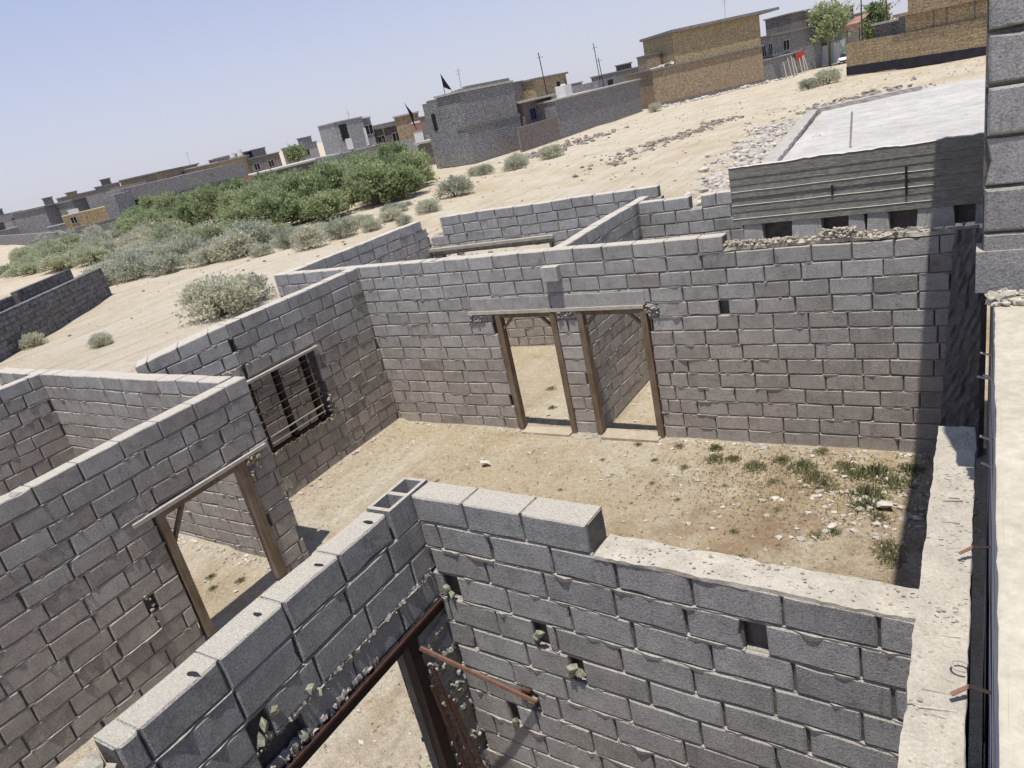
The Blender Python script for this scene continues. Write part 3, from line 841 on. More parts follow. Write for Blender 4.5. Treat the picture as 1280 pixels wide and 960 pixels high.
FM['mint'] = plain('mint_gate_paint', (.42,.52,.48), .7)
FM['cloth_black'] = plain('black_cloth', (.015,.015,.02), .9)

def fbox(mb, fr, u0, u1, v0, v1, z0, z1, t=.5):
    """box in a facade frame fr = (ox, oy, ang): u along facade, v into the building"""
    ox, oy, a = fr; c, s = math.cos(a), math.sin(a)
    w = lambda u, v, z: (ox+c*u-s*v, oy+s*u+c*v, z)
    mb.mesh8([w(u0,v0,z0), w(u1,v0,z0), w(u1,v1,z0), w(u0,v1,z0), w(u0,v0,z1), w(u1,v0,z1), w(u1,v1,z1), w(u0,v1,z1)], t)

def house(fr, label, vols, wins=(), roofs=(), extra=(), name='house', cat='house'):
    """vols: (mat,u0,u1,v0,v1,z0,z1,partname); roofs the same; wins: (u0,u1,z0,z1,v,kind)"""
    r = empty(name, (fr[0], fr[1], 0), fr[2], label, cat)
    for (m, u0, u1, v0, v1, z0, z1, pn) in vols:
        mb = MB(); fbox(mb, fr, u0, u1, v0, v1, z0, z1); local(r, mb.build(pn, FM.get(m) or M[m]))
    for (m, u0, u1, v0, v1, z0, z1) in roofs:
        mb = MB(); fbox(mb, fr, u0, u1, v0, v1, z0, z1); local(r, mb.build('roof_slab', FM.get(m) or M[m]))
    for (u0, u1, z0, z1, v, kind) in wins:
        nm, m = {'w': ('window', 'dark'), 'd': ('doorway', 'dark'), 'wd': ('door', 'white'), 'b': ('window', 'dark')}[kind]
        mb = MB(); fbox(mb, fr, u0, u1, v-.05, v+.1, z0, z1); f = local(r, mb.build(nm, M[m]))
        if kind in 'wb':
            mb = MB(); t = .07
            for q in ((u0-t, u1+t, z1, z1+t), (u0-t, u1+t, z0-t, z0), (u0-t, u0, z0, z1), (u1, u1+t, z0, z1), ((u0+u1)/2-.03, (u0+u1)/2+.03, z0, z1)):
                fbox(mb, fr, q[0], q[1], v-.09, v-.052, q[2], q[3])
            g = mb.build('window_frame', FM['roof'] if kind == 'w' else FM['blue'])
            g.parent = f; g.matrix_parent_inverse = f.matrix_parent_inverse.copy() if False else (Matrix.Translation(r.location) @ Matrix.Rotation(r.rotation_euler[2], 4, 'Z')).inverted()
            # f itself sits under r with the same inverse, so the chain cancels once
            g.matrix_parent_inverse = Matrix.Identity(4)
    return r

# grey two-storey house by the thicket
G1 = (-51.0, 67.3, R(-9.5))
h = house(G1, 'grey two-storey block house with a black pennant on its roof',
    [('grey', 0, 2.6, .35, 6, 0, 6.75, 'side_wing'), ('grey', 2.6, 6.1, 0, 8.6, 0, 3.5, 'ground_storey'), ('grey', 2.6, 6.04, .06, 8.5, 3.5, 7.0, 'upper_storey')],
    [(1.0, 1.55, 3.9, 5.6, .35, 'd')],
    [('roof', 2.4, 6.15, -.12, 8.6, 7.0, 7.2), ('brown', 4.6, 6.16, -.06, 8.65, 3.42, 3.74), ('roofd', 5.2, 5.9, 1.5, 8.3, 7.2, 7.5)])
mb = MB()
for i in range(30): mb.stone((-46.6+rnd.uniform(-.6, .8), 67.6+rnd.uniform(0, 5), 7.28), rnd.uniform(.1, .3), rnd.random())
tag(mb.build('rubble', FM['roofd']), 'heap of old mortar rubble on the roof of the grey two-storey house', None, None, 'stuff')
def pennant(x, y, z, h, w, label, colr='cloth_black', lean=0.0):
    r = empty('flag', (x, y, z), 0, label, 'flag')
    mb = MB(); mb.tube([(0, 0, 0), (lean, 0, h)], .035, 6); mb.build('pole', M['rustdark'], r)
    mb = MB()
    pts = [(lean*.4, 0, h*.35), (lean*.98, 0, h*.98), (w*.35, .1, h*.6), (w, 0, h*.12), (w*.5, .08, h*.2)]
    mb.poly([pts[0], pts[4], pts[3], pts[2], pts[1]]); mb.build('cloth', FM[colr], r)
    return r
pennant(-47.6, 67.5, 7.2, 2.0, .95, 'black triangular pennant on the roof of the grey two-storey house')
pennant(-62, 80, 4.2, 3.4, -.25, 'tall furled dark flag between the grey houses', lean=-.9)

# terrace of low houses along the street
T1 = (-41.1, 66.3, R(90))   # facade looks to +X
house((-43.4, 75.6, R(90)), 'low brown block house with slab roof and blue framed window beside the two-storey one',
    [('brown', 0, 7.0, 0, 7, 0, 4.7, 'wall'), ('brown', .6, 4.1, 2, 7, 5.0, 6.9, 'roof_room'), ('darkblk', 4.0, 6.0, -.1, .5, 2.4, 4.2, 'porch_recess')],
    [(1.3, 2.5, 2.7, 3.9, -.0, 'b')],
    [('roof', -.3, 7.1, -1.1, 7.1, 4.7, 4.9), ('roofd', .4, 4.3, 1.8, 7.1, 6.9, 7.05)])
h = house((-41.0, 66.4, R(90)), 'low brown block yard wall in front of the terrace', [('brown', 3.2, 16, 0, .25, 0, 2.5, 'wall')], name='yard_wall', cat='wall')
house((-40.9, 82.6, R(89)), 'long low grey block house with a yellow roof room',
    [('grey', -4, 20.6, 0, 9, 0, 4.15, 'wall'), ('yellow', -2.2, 5.8, 3.2, 8, 4.2, 6.8, 'roof_room'), ('grey', 12, 20.6, 2, 9, 4.2, 5.2, 'parapet_room')],
    [(3.1, 3.9, 4.3, 6.1, 3.2, 'd'), (5.1, 5.6, 4.6, 6.3, 3.2, 'w'), (15.0, 16.6, 4.3, 5.0, 2.0, 'd')],
    [('roof', -4.1, 21, -.15, 9, 4.15, 4.32), ('roofd', -2.4, 6.2, 3.0, 8.2, 6.8, 7.0)])
tk = empty('water_tank', (-41.7, 82.7, 4.32), 0, 'white box water tank on the edge of the long low house roof', 'water tank')
mb = MB(); mb.box(-.6, .6, -.9, .9, 0, 1.25); mb.build('tank_body', M['white'], tk); mb = MB(); mb.tube([(0, 0, 1.25), (0, 0, 1.4)], .3, 10); mb.build('lid', M['white'], tk)
for (x, y, z, hh, nm) in ((-42.6, 80.2, 4.3, 5.2, 'thin roof mast beside the yellow roof room'), (-42.2, 95.2, 4.3, 3.6, 'short roof mast at the middle of the long low house'), (-44.5, 99.5, 4.3, 5.6, 'tall thin roof mast at the far end of the long low house')):
    mb = MB(); mb.tube([(x, y, z), (x-.2, y, z+hh)], .05, 6); mb.bar((x-.5, y, z+hh*.9), (x+.3, y, z+hh*.9), .04); tag(mb.build('roof_mast', M['rustdark']), nm, 'mast')

# central yellow brick house
C1 = (-39.2, 105.0, R(45.3))
house(C1, 'two-storey yellow brick house with overhanging flat roof, centre of the far row',
    [('tan', 0, 17.1, 0, 10, 0, 4.9, 'ground_storey'), ('yellow', 3.7, 17.0, .1, 9.8, 5.1, 9.15, 'upper_storey'), ('brown', -.05, 17.15, -.06, 10.05, 0, .55, 'plinth'),
     ('tan', 17.0, 18.4, 2.2, 8, 5.1, 9.1, 'stair_wall')],
    [(17.05, 17.9, 5.5, 8.9, 2.1, 'd')],
    [('roofd', -.2, 17.3, -.2, 10.2, 4.9, 5.12), ('roofd', 3.4, 19.9, -.5, 10.2, 9.15, 9.5)])
house((-41.0, 108.2, R(45.3)), 'small tan brick roof hut left of the central yellow house', [('tan', 0, 2.2, 0, 3, 0, 7.0, 'wall')], [], [('roofd', -.1, 2.3, -.1, 3.1, 7.0, 7.15)])
mb = MB()
for i in range(90):
    u = rnd.random()**1.2*3.4+.2; v = rnd.uniform(.1, 1.2); c, s = math.cos(C1[2]), math.sin(C1[2])
    mb.stone((C1[0]+c*u-s*v, C1[1]+s*u+c*v, 5.1+rnd.random()*.5*(u/3.4)), rnd.uniform(.1, .28), rnd.random())
tag(mb.build('sand_heap', M['rough']), 'pale heap of sand and rubble on the low roof of the yellow house', 'sand heap')

# grey house and yard wall right of it
house((-26.5, 118.6, R(60)), 'grey block house with ledges and dark windows right of the central yellow house',
    [('grey', .3, 13, 2, 9, 0, 6.0, 'wall'), ('darkblk', .3, 6.5, 1.7, 2.2, 2.9, 3.2, 'ledge'), ('brown', 8.2, 11.8, 3, 8, 6.0, 8.4, 'roof_room')],
    [(.6, 1.3, 3.5, 5.0, 2, 'w'), (2.0, 2.7, 3.5, 5.0, 2, 'w'), (5.0, 6.2, 3.6, 5.0, 2, 'w')], [('roofd', .1, 13.2, 1.6, 9, 6.0, 6.2), ('roofd', 8.0, 12.0, 2.8, 8.2, 8.4, 8.6)])
house((-27.2, 117.4, R(66)), 'grey plastered yard wall below the grey house', [('grey', 0, 8.8, 0, .3, 0, 3.0, 'wall')], [], [('roof', -.1, 8.9, -.1, .4, 3.0, 3.12)], name='yard_wall', cat='wall')
# laundry and leaning planks
cl = empty('laundry', (-23.9, 124.5, 0), R(66), 'red clothes hung over the end of the grey yard wall', 'clothes')
mb = MB(); 
for i in range(5):
    mb.poly([(-.9+i*.42, -.25, 3.1), (-.9+i*.42, -.32, 1.6+rnd.random()*.9), (-.62+i*.42, -.36, 1.5+rnd.random()*.8), (-.52+i*.42, -.3, 3.1)])
mb.build('cloth', FM['red'], cl)
for i in range(7):
    x, y = -25.3+i*.42, 120.6+i*.62
    mb = MB(); x += rnd.uniform(-.15, .15); mb.bar((x+.5+rnd.random()*.3, y-1.0, 0), (x-.1+rnd.uniform(-.4, .4), y+.1, 1.9+rnd.random()*.9), .12, .05); o = mb.build('plank', M['woodpale'])
    tag(o, 'pale plank leaning against the grey yard wall', 'plank', 'planks leaning against the grey yard wall')
# street end
gt = empty('gate', (-23.6, 133, 0), R(20), 'mint and white sheet metal gate at the end of the street', 'gate')
for i in range(6):
    mb = MB(); mb.box(i*.85, i*.85+.78, 0, .06, .1, 3.0+.3*(i % 2)); mb.build('gate_panel', FM['mint'] if i % 2 else M['white'], gt)
mb = MB(); mb.box(-.1, 5.2, .07, .12, 1.5, 1.62); mb.build('rail', M['galv'], gt)
house((-27.0, 136, R(18)), 'cluttered grey house at the street end behind the mint gate', [('grey', 0, 7.5, 0, 8, 0, 4.6, 'wall'), ('brown', 3.4, 8.5, 5, 12, 0, 8.2, 'rear_block')],
      [(1, 2, 2, 3.2, 0, 'w'), (4.5, 5.4, 2, 3.4, 0, 'w')], [('roofd', -.2, 7.7, -.3, 8, 4.6, 4.8), ('roofd', 3.2, 8.7, 4.8, 12, 8.2, 8.4)])
for (x, y, z, nm) in ((-24.2, 136.5, 4.8, 'round white water tank, left one on the street-end roof'), (-22.2, 137.2, 4.8, 'round white water tank, right one on the street-end roof')):
    tk = empty('water_tank', (x, y, z), 0, nm, 'water tank'); mb = MB(); mb.tube([(0, 0, .3), (0, 0, 1.6), (0, 0, 1.8)], [.75, .75, .4], 12); mb.build('tank_body', M['white'], tk)
    mb = MB(); mb.box(-.6, .6, -.6, .6, 0, .3); mb.build('stand', M['galv'], tk)
house((-18.9, 139, R(10)), 'brown block yard wall behind the parked car', [('brown', 0, 9, 0, .3, 0, 4.0, 'wall')], name='yard_wall', cat='wall')

# right yellow house with dark plinth
Y1 = (-13.6, 97.2, R(-40.3))
house(Y1, 'long yellow brick house on a dark plinth, top right of the plot',
    [('plinth', 0, 24, 0, .3, 0, .95, 'plinth'), ('yellow', .02, 24, .05, .3, .95, 3.35, 'yard_wall'),
     ('yellow', 8.0, 24, .35, 10, .9, 5.0, 'ground_storey'), ('yellow', 8.6, 24, .1, 10, 5.25, 9.5, 'upper_storey'), ('darkblk', 5.3, 8.0, 2.2, 9, 0, 5.0, 'carport'), ('tan', 2.5, 8.6, 7.5, 12, 0, 8.0, 'rear_wing'),
     ('brown', 1.6, 5.2, 2.6, 5, 0, 4.6, 'shed')],
    [], [('tan', 7.0, 24.2, -.25, 10, 4.95, 5.25), ('roofd', 2.3, 8.8, 7.3, 12.2, 8.0, 8.2), ('roof', 1.4, 5.4, 2.3, 5.2, 4.6, 4.8)])
c, s = math.cos(Y1[2]), math.sin(Y1[2])
yy = bpy.context.scene.objects
for i, u in enumerate((11.4, 12.9, 15.9, 18.9)):
    mb = MB(); fbox(mb, Y1, u, u+.1, .27, .34, 3.3, 4.9); o = mb.build('drain_pipe', FM['roofd']); 
    hp = [q for q in yy if q.name.startswith('house') and q.get('label', '').startswith('long yellow')][0]; local(hp, o)
for (x, y, hh, nm) in ((-12.2, 100, 8.5, 'rusty pole left of the carport of the right yellow house'), (-9.6, 99, 8.8, 'dark lamp pole beside the carport of the right yellow house')):
    mb = MB(); mb.tube([(x, y, 0), (x, y, hh)], [.09, .06], 8); mb.bar((x, y, hh-.2), (x+.9, y, hh-.05), .06); tag(mb.build('pole', M['rust']), nm, 'pole')
aw = empty('awning', (-12.9, 101.3, 5.2), R(-40), 'faded red and white awning on the left end of the yellow house', 'awning')
mb = MB(); mb.poly([(-1.1, -.6, 0), (1.0, -.6, .1), (1.2, .8, .8), (-1.0, .8, .7)]); mb.box(-1.1, 1.0, -.62, -.58, -.5, .05); mb.build('sheet', FM['redpaint'], aw)
mb = MB(); mb.tube([(-1, -.5, 0), (-1, -.5, -5.2)], .05, 6); mb.tube([(.9, -.5, 0), (.9, -.5, -5.2)], .05, 6); mb.build('post', M['rust'], aw)

# parked car, white, half behind the yellow wall
car = empty('parked_car', (-18.3, 128.0, 0), R(-8), 'white saloon car parked at the end of the street', 'car')
mp = plain('white_car_paint', (.78,.78,.76), .25, .02, 3)
mb = MB()
sec = [(0, .35, .62, .95), (.15, .3, .72, 1.0), (1.2, .28, .95, 1.02), (2.0, .28, 1.02, 1.02), (3.6, .28, 1.05, 1.02), (4.2, .32, .95, .98), (4.4, .4, .8, .9)]
rows = []
for (y, zb, zt, hw) in sec:
    b0 = len(mb.v); hw *= .88
    mb.v += [(-hw*.92, y, zb), (-hw, y, (zb+zt)/2), (-hw*.93, y, zt), (hw*.93, y, zt), (hw, y, (zb+zt)/2), (hw*.92, y, zb)]; rows.append(b0)
for i in range(len(rows)-1):
    for k in range(6):
        k2 = (k+1) % 6; mb.f.append((rows[i]+k, rows[i+1]+k, rows[i+1]+k2, rows[i]+k2)); mb.c.append(.5); mb.m.append(0)
mb.f.append(tuple(rows[0]+k for k in range(6))); mb.f.append(tuple(rows[-1]+k for k in range(6))[::-1]); mb.c += [.5]*2; mb.m += [0]*2
mb.mesh8([(-.68, 1.85, 1.40), (.68, 1.85, 1.40), (.66, 3.2, 1.42), (-.66, 3.2, 1.42), (-.62, 1.95, 1.47), (.62, 1.95, 1.47), (.6, 3.1, 1.48), (-.6, 3.1, 1.48)])
mb.build('body', mp, car)
mb = MB(); mb.mesh8([(-.80, 1.15, .95), (.80, 1.15, .95), (.78, 3.8, 1.03), (-.78, 3.8, 1.03), (-.67, 1.85, 1.41), (.67, 1.85, 1.41), (.65, 3.2, 1.43), (-.65, 3.2, 1.43)])
mb.build('window_glass', plain('car_glass', (.03,.035,.04), .1), car)
for sx in (-.6, .6):
    mb = MB(); mb.box(sx-.18, sx+.18, -.02, .1, .58, .72); mb.build('headlight', M['galv'], car)
mb = MB(); mb.box(-.45, .45, -.03, .1, .34, .55); mb.build('grille', M['dark'], car)
for sx in (-.82, .82):
    for y in (.85, 3.5):
        mb = MB(); mb.tube([(sx-.1, y, .32), (sx+.1, y, .32)], .32, 16); w = mb.build('wheel', M['dark'], car)
        mb = MB(); mb.tube([(sx-.11, y, .32), (sx+.11, y, .32)], .18, 12); mb.build('rim', M['galv'], w)

# light grey half-built house, left
L1 = (-82.3, 83.7, R(69.2))
house(L1, 'pale grey unfinished two-storey house with tall dark opening and roof mast',
    [('pale', 1.2, 10.2, -.3, 7, 0, 3.0, 'ground_storey'), ('pale', 2.4, 7.2, 0, 5.6, 3.0, 7.4, 'upper_storey')],
    [(3.1, 4.3, 4.7, 7.0, 0, 'd'), (3.5, 4.5, 3.3, 4.9, -.1, 'wd'), (6.9, 7.25, 3.3, 5.8, -.1, 'wd')], [('roof', 1.1, 10.3, -.4, 7, 3.0, 3.15), ('roof', 2.3, 7.3, -.1, 5.7, 7.4, 7.55)])
mb = MB(); mb.tube([(-81.6, 89.6, 7.5), (-81.6, 89.6, 9.4)], .06, 6); mb.tube([(-81.6, 89.6, 8.0), (-81.6, 89.6, 8.7)], .2, 8); tag(mb.build('roof_mast', M['white']), 'white mast on the roof of the pale grey house', 'mast')
house((-62.0, 84.0, R(40)), 'tan brick house partly behind the grey two-storey house', [('tan', 0, 9.5, 0, 7, 0, 5.6, 'wall'), ('brown', 0, 4, 3, 7, 5.6, 7.4, 'roof_room')], [(1, 2, 3, 4.6, 0, 'w')], [('roof', -.2, 9.7, -.2, 7, 5.6, 5.8)])
house((-66, 82, R(40)), 'whitewashed yard wall with red panels between the grey houses', [('pale', -3, 3.4, 0, .3, 0, 3.2, 'wall'), ('white', 1.4, 2.6, -.2, -.05, 2.2, 5.2, 'banner'), ('redpaint', 1.3, 2.7, -.26, -.22, 4.0, 5.0, 'banner_panel')], name='yard_wall', cat='wall')
house((-58.0, 74.5, R(10)), 'low green-grey shed with pale roof left of the grey two-storey house', [('brown', 0, 6.0, 0, 5, 0, 2.6, 'wall')], [], [('roof', -.4, 6.4, -.4, 5, 2.6, 2.85)])

# long dark building and its neighbours, far left
D1 = (-107.4, 64.5, R(88.5))
lg = house(D1, 'long grey single-storey building with a screened dark veranda behind the bushes',
    [('grey', 1.5, 24.5, 0, 10, 0, 4.9, 'wall'), ('darkblk', 9.6, 22.5, -.15, 0.1, .1, 2.7, 'veranda_opening'), ('darkblk', 25, 49, 1, 9, 0, 2.2, 'low_wing')],
    [(2.0, 3.6, 1.4, 3.0, -.05, 'd')], [('roof', 24.6, 49.2, .3, 9.3, 2.2, 2.5), ('redpaint', 22.7, 25.2, -.1, .2, .3, 2.4)])
mb = MB(); fbox(mb, D1, 11.2, 21.9, -.33, -.31, 1.38, 1.44)
for i in range(40):
    u = 11.2+rnd.random()*10.5; z = rnd.uniform(.9, 1.9)
    fbox(mb, D1, u, u+.12, -.35, -.3, min(z, 1.35), max(1.5, z+rnd.uniform(.1, .7)))
local(lg, mb.build('lattice_screen', M['galv']))
mb = MB(); fbox(mb, D1, 19, 23, -1, -.6, 0, .9); local(lg, mb.build('blue_sheet', plain('pale_blue_sheet', (.25,.33,.46))))
house((-94.3, 55.5, R(76.6)), 'plain grey block corner wall left of the long building', [('grey', 1.2, 3.4, 0, 5, 0, 4.5, 'wall'), ('grey', -4.5, 1.2, .3, .6, 0, 1.7, 'low_wall')])
house((-129.2, 84.7, R(112.3)), 'tan brick house behind the left end of the long building', [('tan', 4.1, 18.5, 0, 8, 0, 6.1, 'wall'), ('brown', .5, 4.1, .3, 8, 0, 5.3, 'side_wing')], [(12, 13, 4.6, 5.4, 0, 'w'), (14.2, 15.2, 4.6, 5.4, 0, 'w')], [('roofd', 3.9, 18.8, -.3, 8, 6.1, 6.35)])
house((-125.4, 95.9, R(113.2)), 'yellow brick house behind the right end of the long building', [('yellow', 4.0, 17.5, 0, 8, 0, 5.6, 'wall'), ('grey', 17.0, 23.5, 1, 9, 0, 6.3, 'side_wing'), ('grey', -2, 4.0, 1, 8, 0, 4.9, 'annex')], [(17.3, 19.3, 4.6, 5.6, .98, 'd')], [('roof', 3.8, 17.2, -.3, 8, 5.6, 5.8), ('roofd', 16.8, 23.7, .8, 9, 6.3, 6.5)])
for i, (x, y) in enumerate(((-130, 106), (-131.3, 109))):
    tk = empty('water_tank', (x, y, 5.8), 0, ['squat white water tank on the yellow house behind the long building', 'upright white water tank on the yellow house behind the long building'][i], 'water tank')
    mb = MB(); mb.tube([(0, 0, .2), (0, 0, 1.0+.4*i)], .55, 10); mb.build('tank_body', M['white'], tk); mb = MB(); mb.box(-.6, .6, -.6, .6, 0, .2); mb.build('stand', M['galv'], tk)
house((-108.4, 56.1, R(63.6)), 'yellow brick house at the far left', [('yellow', .8, 8.4, 0, 6, 0, 3.1, 'wall'), ('grey', -1.5, .8, 1, 6, 0, 2.1, 'side_wall')], [(1.6, 2.3, 1.9, 2.7, 0, 'w')], [('white', 1.7, 3.0, .2, 1.2, 3.1, 3.7)])
house((-123.1, 60.9, R(98.0)), 'grey house with dark openings at the far left', [('grey', 1.8, 9.6, 0, 8, 0, 4.7, 'wall')], [(4.6, 7.4, 2.6, 3.4, -.02, 'd')], [('roofd', 1.6, 9.8, -.4, 8, 4.7, 4.95)])
house((-119.0, 62.5, R(92.2)), 'grey house with a dark flat roof just right of the yellow one, far left', [('grey', 2.4, 7.6, 0, 6, 0, 4.7, 'wall')], [], [('roofd', 2.2, 7.8, -.3, 6, 4.7, 4.95)])
house((-97.6, 50.6, R(43.2)), 'low grey yard wall in front of the far left houses', [('grey', -4, 6.4, 0, .4, 0, 1.35, 'wall')], name='yard_wall', cat='wall')
house((-154.9, 68.5, R(105.8)), 'long low block yard, leftmost on the skyline', [('grey', -9, 22, 0, 5, 0, 2.2, 'wall'), ('darkblk', -1, 5, 3, 9, 0, 3.6, 'shed'), ('brown', 12, 22, 4, 9, 0, 3.4, 'rear_shed')], [], [('roof', -1.2, 5.2, 2.8, 9, 3.6, 3.8)])
for i, (x, y, a, L_, hh, m) in enumerate(((-150, 120, 70, 10, 6.5, 'tan'), (-172, 105, 75, 12, 5.0, 'grey'), (-210, 112, 70, 14, 5.5, 'brown'), (-135, 150, 60, 12, 6.0, 'pale'), (-120, 150, 50, 14, 5.6, 'brown'), (-92, 150, 45, 12, 5.4, 'grey'))):
    house((x, y, R(a)), ['tan brick box house far behind the long building', 'low grey house on the far left skyline', 'brown flat-roofed house, farthest on the left skyline', 'pale flat-roofed house on the far skyline',
          'brown block house far beyond the pale grey house', 'grey block house far beyond the grey two-storey house'][i], [(m, 0, L_, 0, 8, 0, hh, 'wall')], [(2, 3.2, hh-2.2, hh-1, 0, 'w'), (6, 7.2, hh-2.2, hh-1, 0, 'w')], [('roofd', -.2, L_+.2, -.2, 8.2, hh, hh+.25)])

def row_house(r0, r1, d, h, m, label, wins=True, roof='roofd', up=None):
    """a house between two bearings (x/y ratios seen from the plot) at distance d"""
    p = [Vector((r*d/math.hypot(r, 1), d/math.hypot(r, 1))) for r in (r0, r1)]
    L_ = (p[1]-p[0]).length; a = math.atan2(p[1].y-p[0].y, p[1].x-p[0].x)
    vols = [(m, 0, L_, 0, 7, 0, h, 'wall')]; roofs = [(roof, -.2, L_+.2, -.25, 7.2, h, h+.22)]
    if up: vols.append((up[0], L_*up[1], L_*up[2], 1.5, 6, h, h+up[3], 'roof_room')); roofs.append((roof, L_*up[1]-.2, L_*up[2]+.2, 1.2, 6.2, h+up[3], h+up[3]+.18))
    ws = [(L_*q, L_*q+1.1, h-2.4, h-1.1, 0, 'w') for q in ((.15, .6) if wins else ())]
    return house((p[0].x, p[0].y, a), label, vols, ws, roofs)
row_house(-1.19, -1.10, 172, 4.9, 'brown', 'brown flat-roofed house behind the dark trees left of the pale unfinished house', up=('grey', .2, .6, 1.6))
row_house(-1.09, -1.00, 185, 5.4, 'pale', 'pale house just left of the pale unfinished house, behind the low wing', up=('pale', .5, .9, 1.4))
row_house(-.905, -.865, 122, 7.2, 'pale', 'small whitewashed house with white roof edge right of the pale unfinished house', roof='white')
row_house(-.87, -.80, 128, 5.2, 'brown', 'low brown house right of the whitewashed one')
row_house(-.815, -.765, 118, 6.3, 'tan', 'tan brick house with thick roof left of the grey two-storey house', wins=False, roof='roof')
row_house(-1.86, -1.74, 175, 4.6, 'brown', 'brown skyline house behind the far left yellow one', up=('tan', .1, .5, 1.5))
row_house(-2.02, -1.90, 190, 4.4, 'grey', 'grey skyline house with roof room, left of the far left grey house', up=('grey', .5, .9, 1.7))
row_house(-2.25, -2.08, 215, 4.6, 'pale', 'pale long skyline house near the left edge', up=('brown', .2, .45, 1.4))
row_house(-1.72, -1.62, 190, 6.0, 'grey', 'grey skyline house left of the tan brick one', up=('brown', .3, .7, 1.3))
row_house(-.60, -.545, 128, 6.0, 'brown', 'brown house rising behind the right side of the grey two-storey house', up=('brown', .2, .8, 1.2))
row_house(-.53, -.475, 140, 5.4, 'grey', 'grey house behind the yellow roof room')
row_house(-.46, -.385, 142, 5.8, 'grey', 'grey house behind the long low block house, next to the central yellow one', up=('darkblk', .5, .8, 1.0))
row_house(-.205, -.175, 160, 7.4, 'grey', 'tall narrow grey house beyond the street end', up=('grey', .1, .7, 1.6))
row_house(-.17, -.12, 168, 6.6, 'brown', 'brown house beyond the street tree', up=('brown', .3, .8, 1.6))
for i, (x, y, h_, nm) in enumerate(((-46.5, 69, 7.0, 'thin aerial on the left part of the grey two-storey roof'), (-30.5, 112, 9.5, 'thin aerial on the central yellow roof'), (-78.5, 93, 3.2, 'thin aerial right of the pale unfinished house'),
                                 (-125, 92, 6.2, 'thin aerial on the tan brick house behind the long building'), (-23, 137, 4.8, 'thin aerial between the white tanks at the street end'))):
    mb = MB(); mb.tube([(x, y, h_), (x+.1, y, h_+2.4)], .035, 5); mb.bar((x-.4, y, h_+2.1), (x+.5, y, h_+2.15), .03); mb.bar((x-.3, y, h_+1.8), (x+.35, y, h_+1.85), .03)
    tag(mb.build('roof_aerial', M['galv']), nm, 'aerial')
# cables from the street poles
mb = MB()
pts = [(-12.2+(-26+12.2)*t, 100+(119-100)*t, 8.3-1.2*math.sin(math.pi*t)) for t in [i/12 for i in range(13)]]
mb.tube(pts, .02, 4); tag(mb.build('power_cable', M['dark']), 'sagging black cable from the rusty pole to the grey house', 'cable')

house((-152, 66.5, R(-17.2)), 'low grey yard wall running off the left edge of the view', [('grey', 0, 56, 0, .4, 0, 1.7, 'wall')], name='yard_wall', cat='wall')
# dark unfinished wall at the left edge
lw = empty('block_wall', (-39, 21, 0), 0, 'dark grey freestanding block wall out in the sand, far left', 'wall')
mb = MB(); mb.bar((-39.2, 21.3, .8), (-28.0, 6.2, .8), .3, 1.75); local(lw, mb.build('wall_body', FM['darkblk']))
lw2 = empty('block_wall', (-43, 20, 0), 0, 'second dark block wall standing just behind the freestanding one', 'wall')
mb = MB(); mb.bar((-41.6, 21.0, .8), (-38.4, 16.6, .8), .3, 2.1); mb.bar((-38.2, 16.3, .8), (-31, 6.6, .8), .3, 1.9); local(lw2, mb.build('wall_body', FM['darkblk']))

# foundation strips of the next plot
fd = empty('foundation', (-8, 45, 0), 0, 'low cast foundation strip round a whitish gravel plot', 'foundation')
mb = MB()
rough_strip(mb, (-7.4, 29.0), (-9.9, 57.2), .7, .5, 60, .04, .42, seed=3); rough_strip(mb, (-9.9, 57.6), (-3.9, 61.6), .6, .5, 24, .04, .45, seed=5)
local(fd, mb.build('strip', M['cast']))
mb = MB()
nx, ny = 40, 60
for j in range(ny+1):
    for i in range(nx+1):
        t = i/nx; s_ = j/ny; y = 24+s_*37; xl = -7.1-(y-24)*.078; x = xl+(16-xl)*t
        yy_ = y+(t*6 if s_ > .9 else t*6*s_/.9)
        mb.v.append((x, yy_, .17+noise.noise(Vector((x*.6, yy_*.6, 3)))*.05+noise.noise(Vector((x*2.6, yy_*2.6, 3)))*.03))
for j in range(ny):
    for i in range(nx): q = j*(nx+1)+i; mb.f.append((q, q+1, q+nx+2, q+nx+1)); mb.c.append(.5); mb.m.append(0)
tag(mb.build('gravel_plot', M['gravelwhite'], smooth=True), 'whitish gravel filling the plot inside the foundation strip', None, None, 'structure')
mb = MB(); mb.tube([(-5.3, 38, 0), (-5.15, 38, 1.75)], .045, 8); tag(mb.build('post', M['cast']), 'thin concrete post standing in the gravel plot', 'post')

# ================================================================= rubble, stones
def scatter(name, n, fn, size, m, label, flat=.6):
    mb = MB()
    for i in range(n):
        x, y = fn(); s = size[0]+(size[1]-size[0])*rnd.random()**2.5
        mb.stone((x, y, ground_h(x, y)+s*.15), s, rnd.random(), flat)
    return tag(mb.build(name, m), label, None, None, 'stuff')
ms = rough_material('loose_stone', (.36,.33,.29), (.58,.54,.47), 3, .02, .6)
md = rough_material('loose_dark_stone', (.18,.15,.13), (.36,.31,.27), 3, .02, .6)
def line(a, b, w):
    def f():
        t = rnd.random(); return (a[0]+(b[0]-a[0])*t+rnd.gauss(0, w), a[1]+(b[1]-a[1])*t+rnd.gauss(0, w*1.5))
    return f
scatter('rubble', 900, line((-9.5, 30), (-12.2, 56), .9), (.05, .32), ms, 'pale broken rubble spread along the foundation strip')
scatter('pebbles', 900, lambda: (rnd.uniform(-8, 12), rnd.uniform(26, 60)), (.03, .14), ms, 'stones lying on the whitish gravel plot')
scatter('rubble', 350, line((-22, 47), (-18.5, 66), .9), (.06, .3), md, 'dark stones strewn across the sandy track')
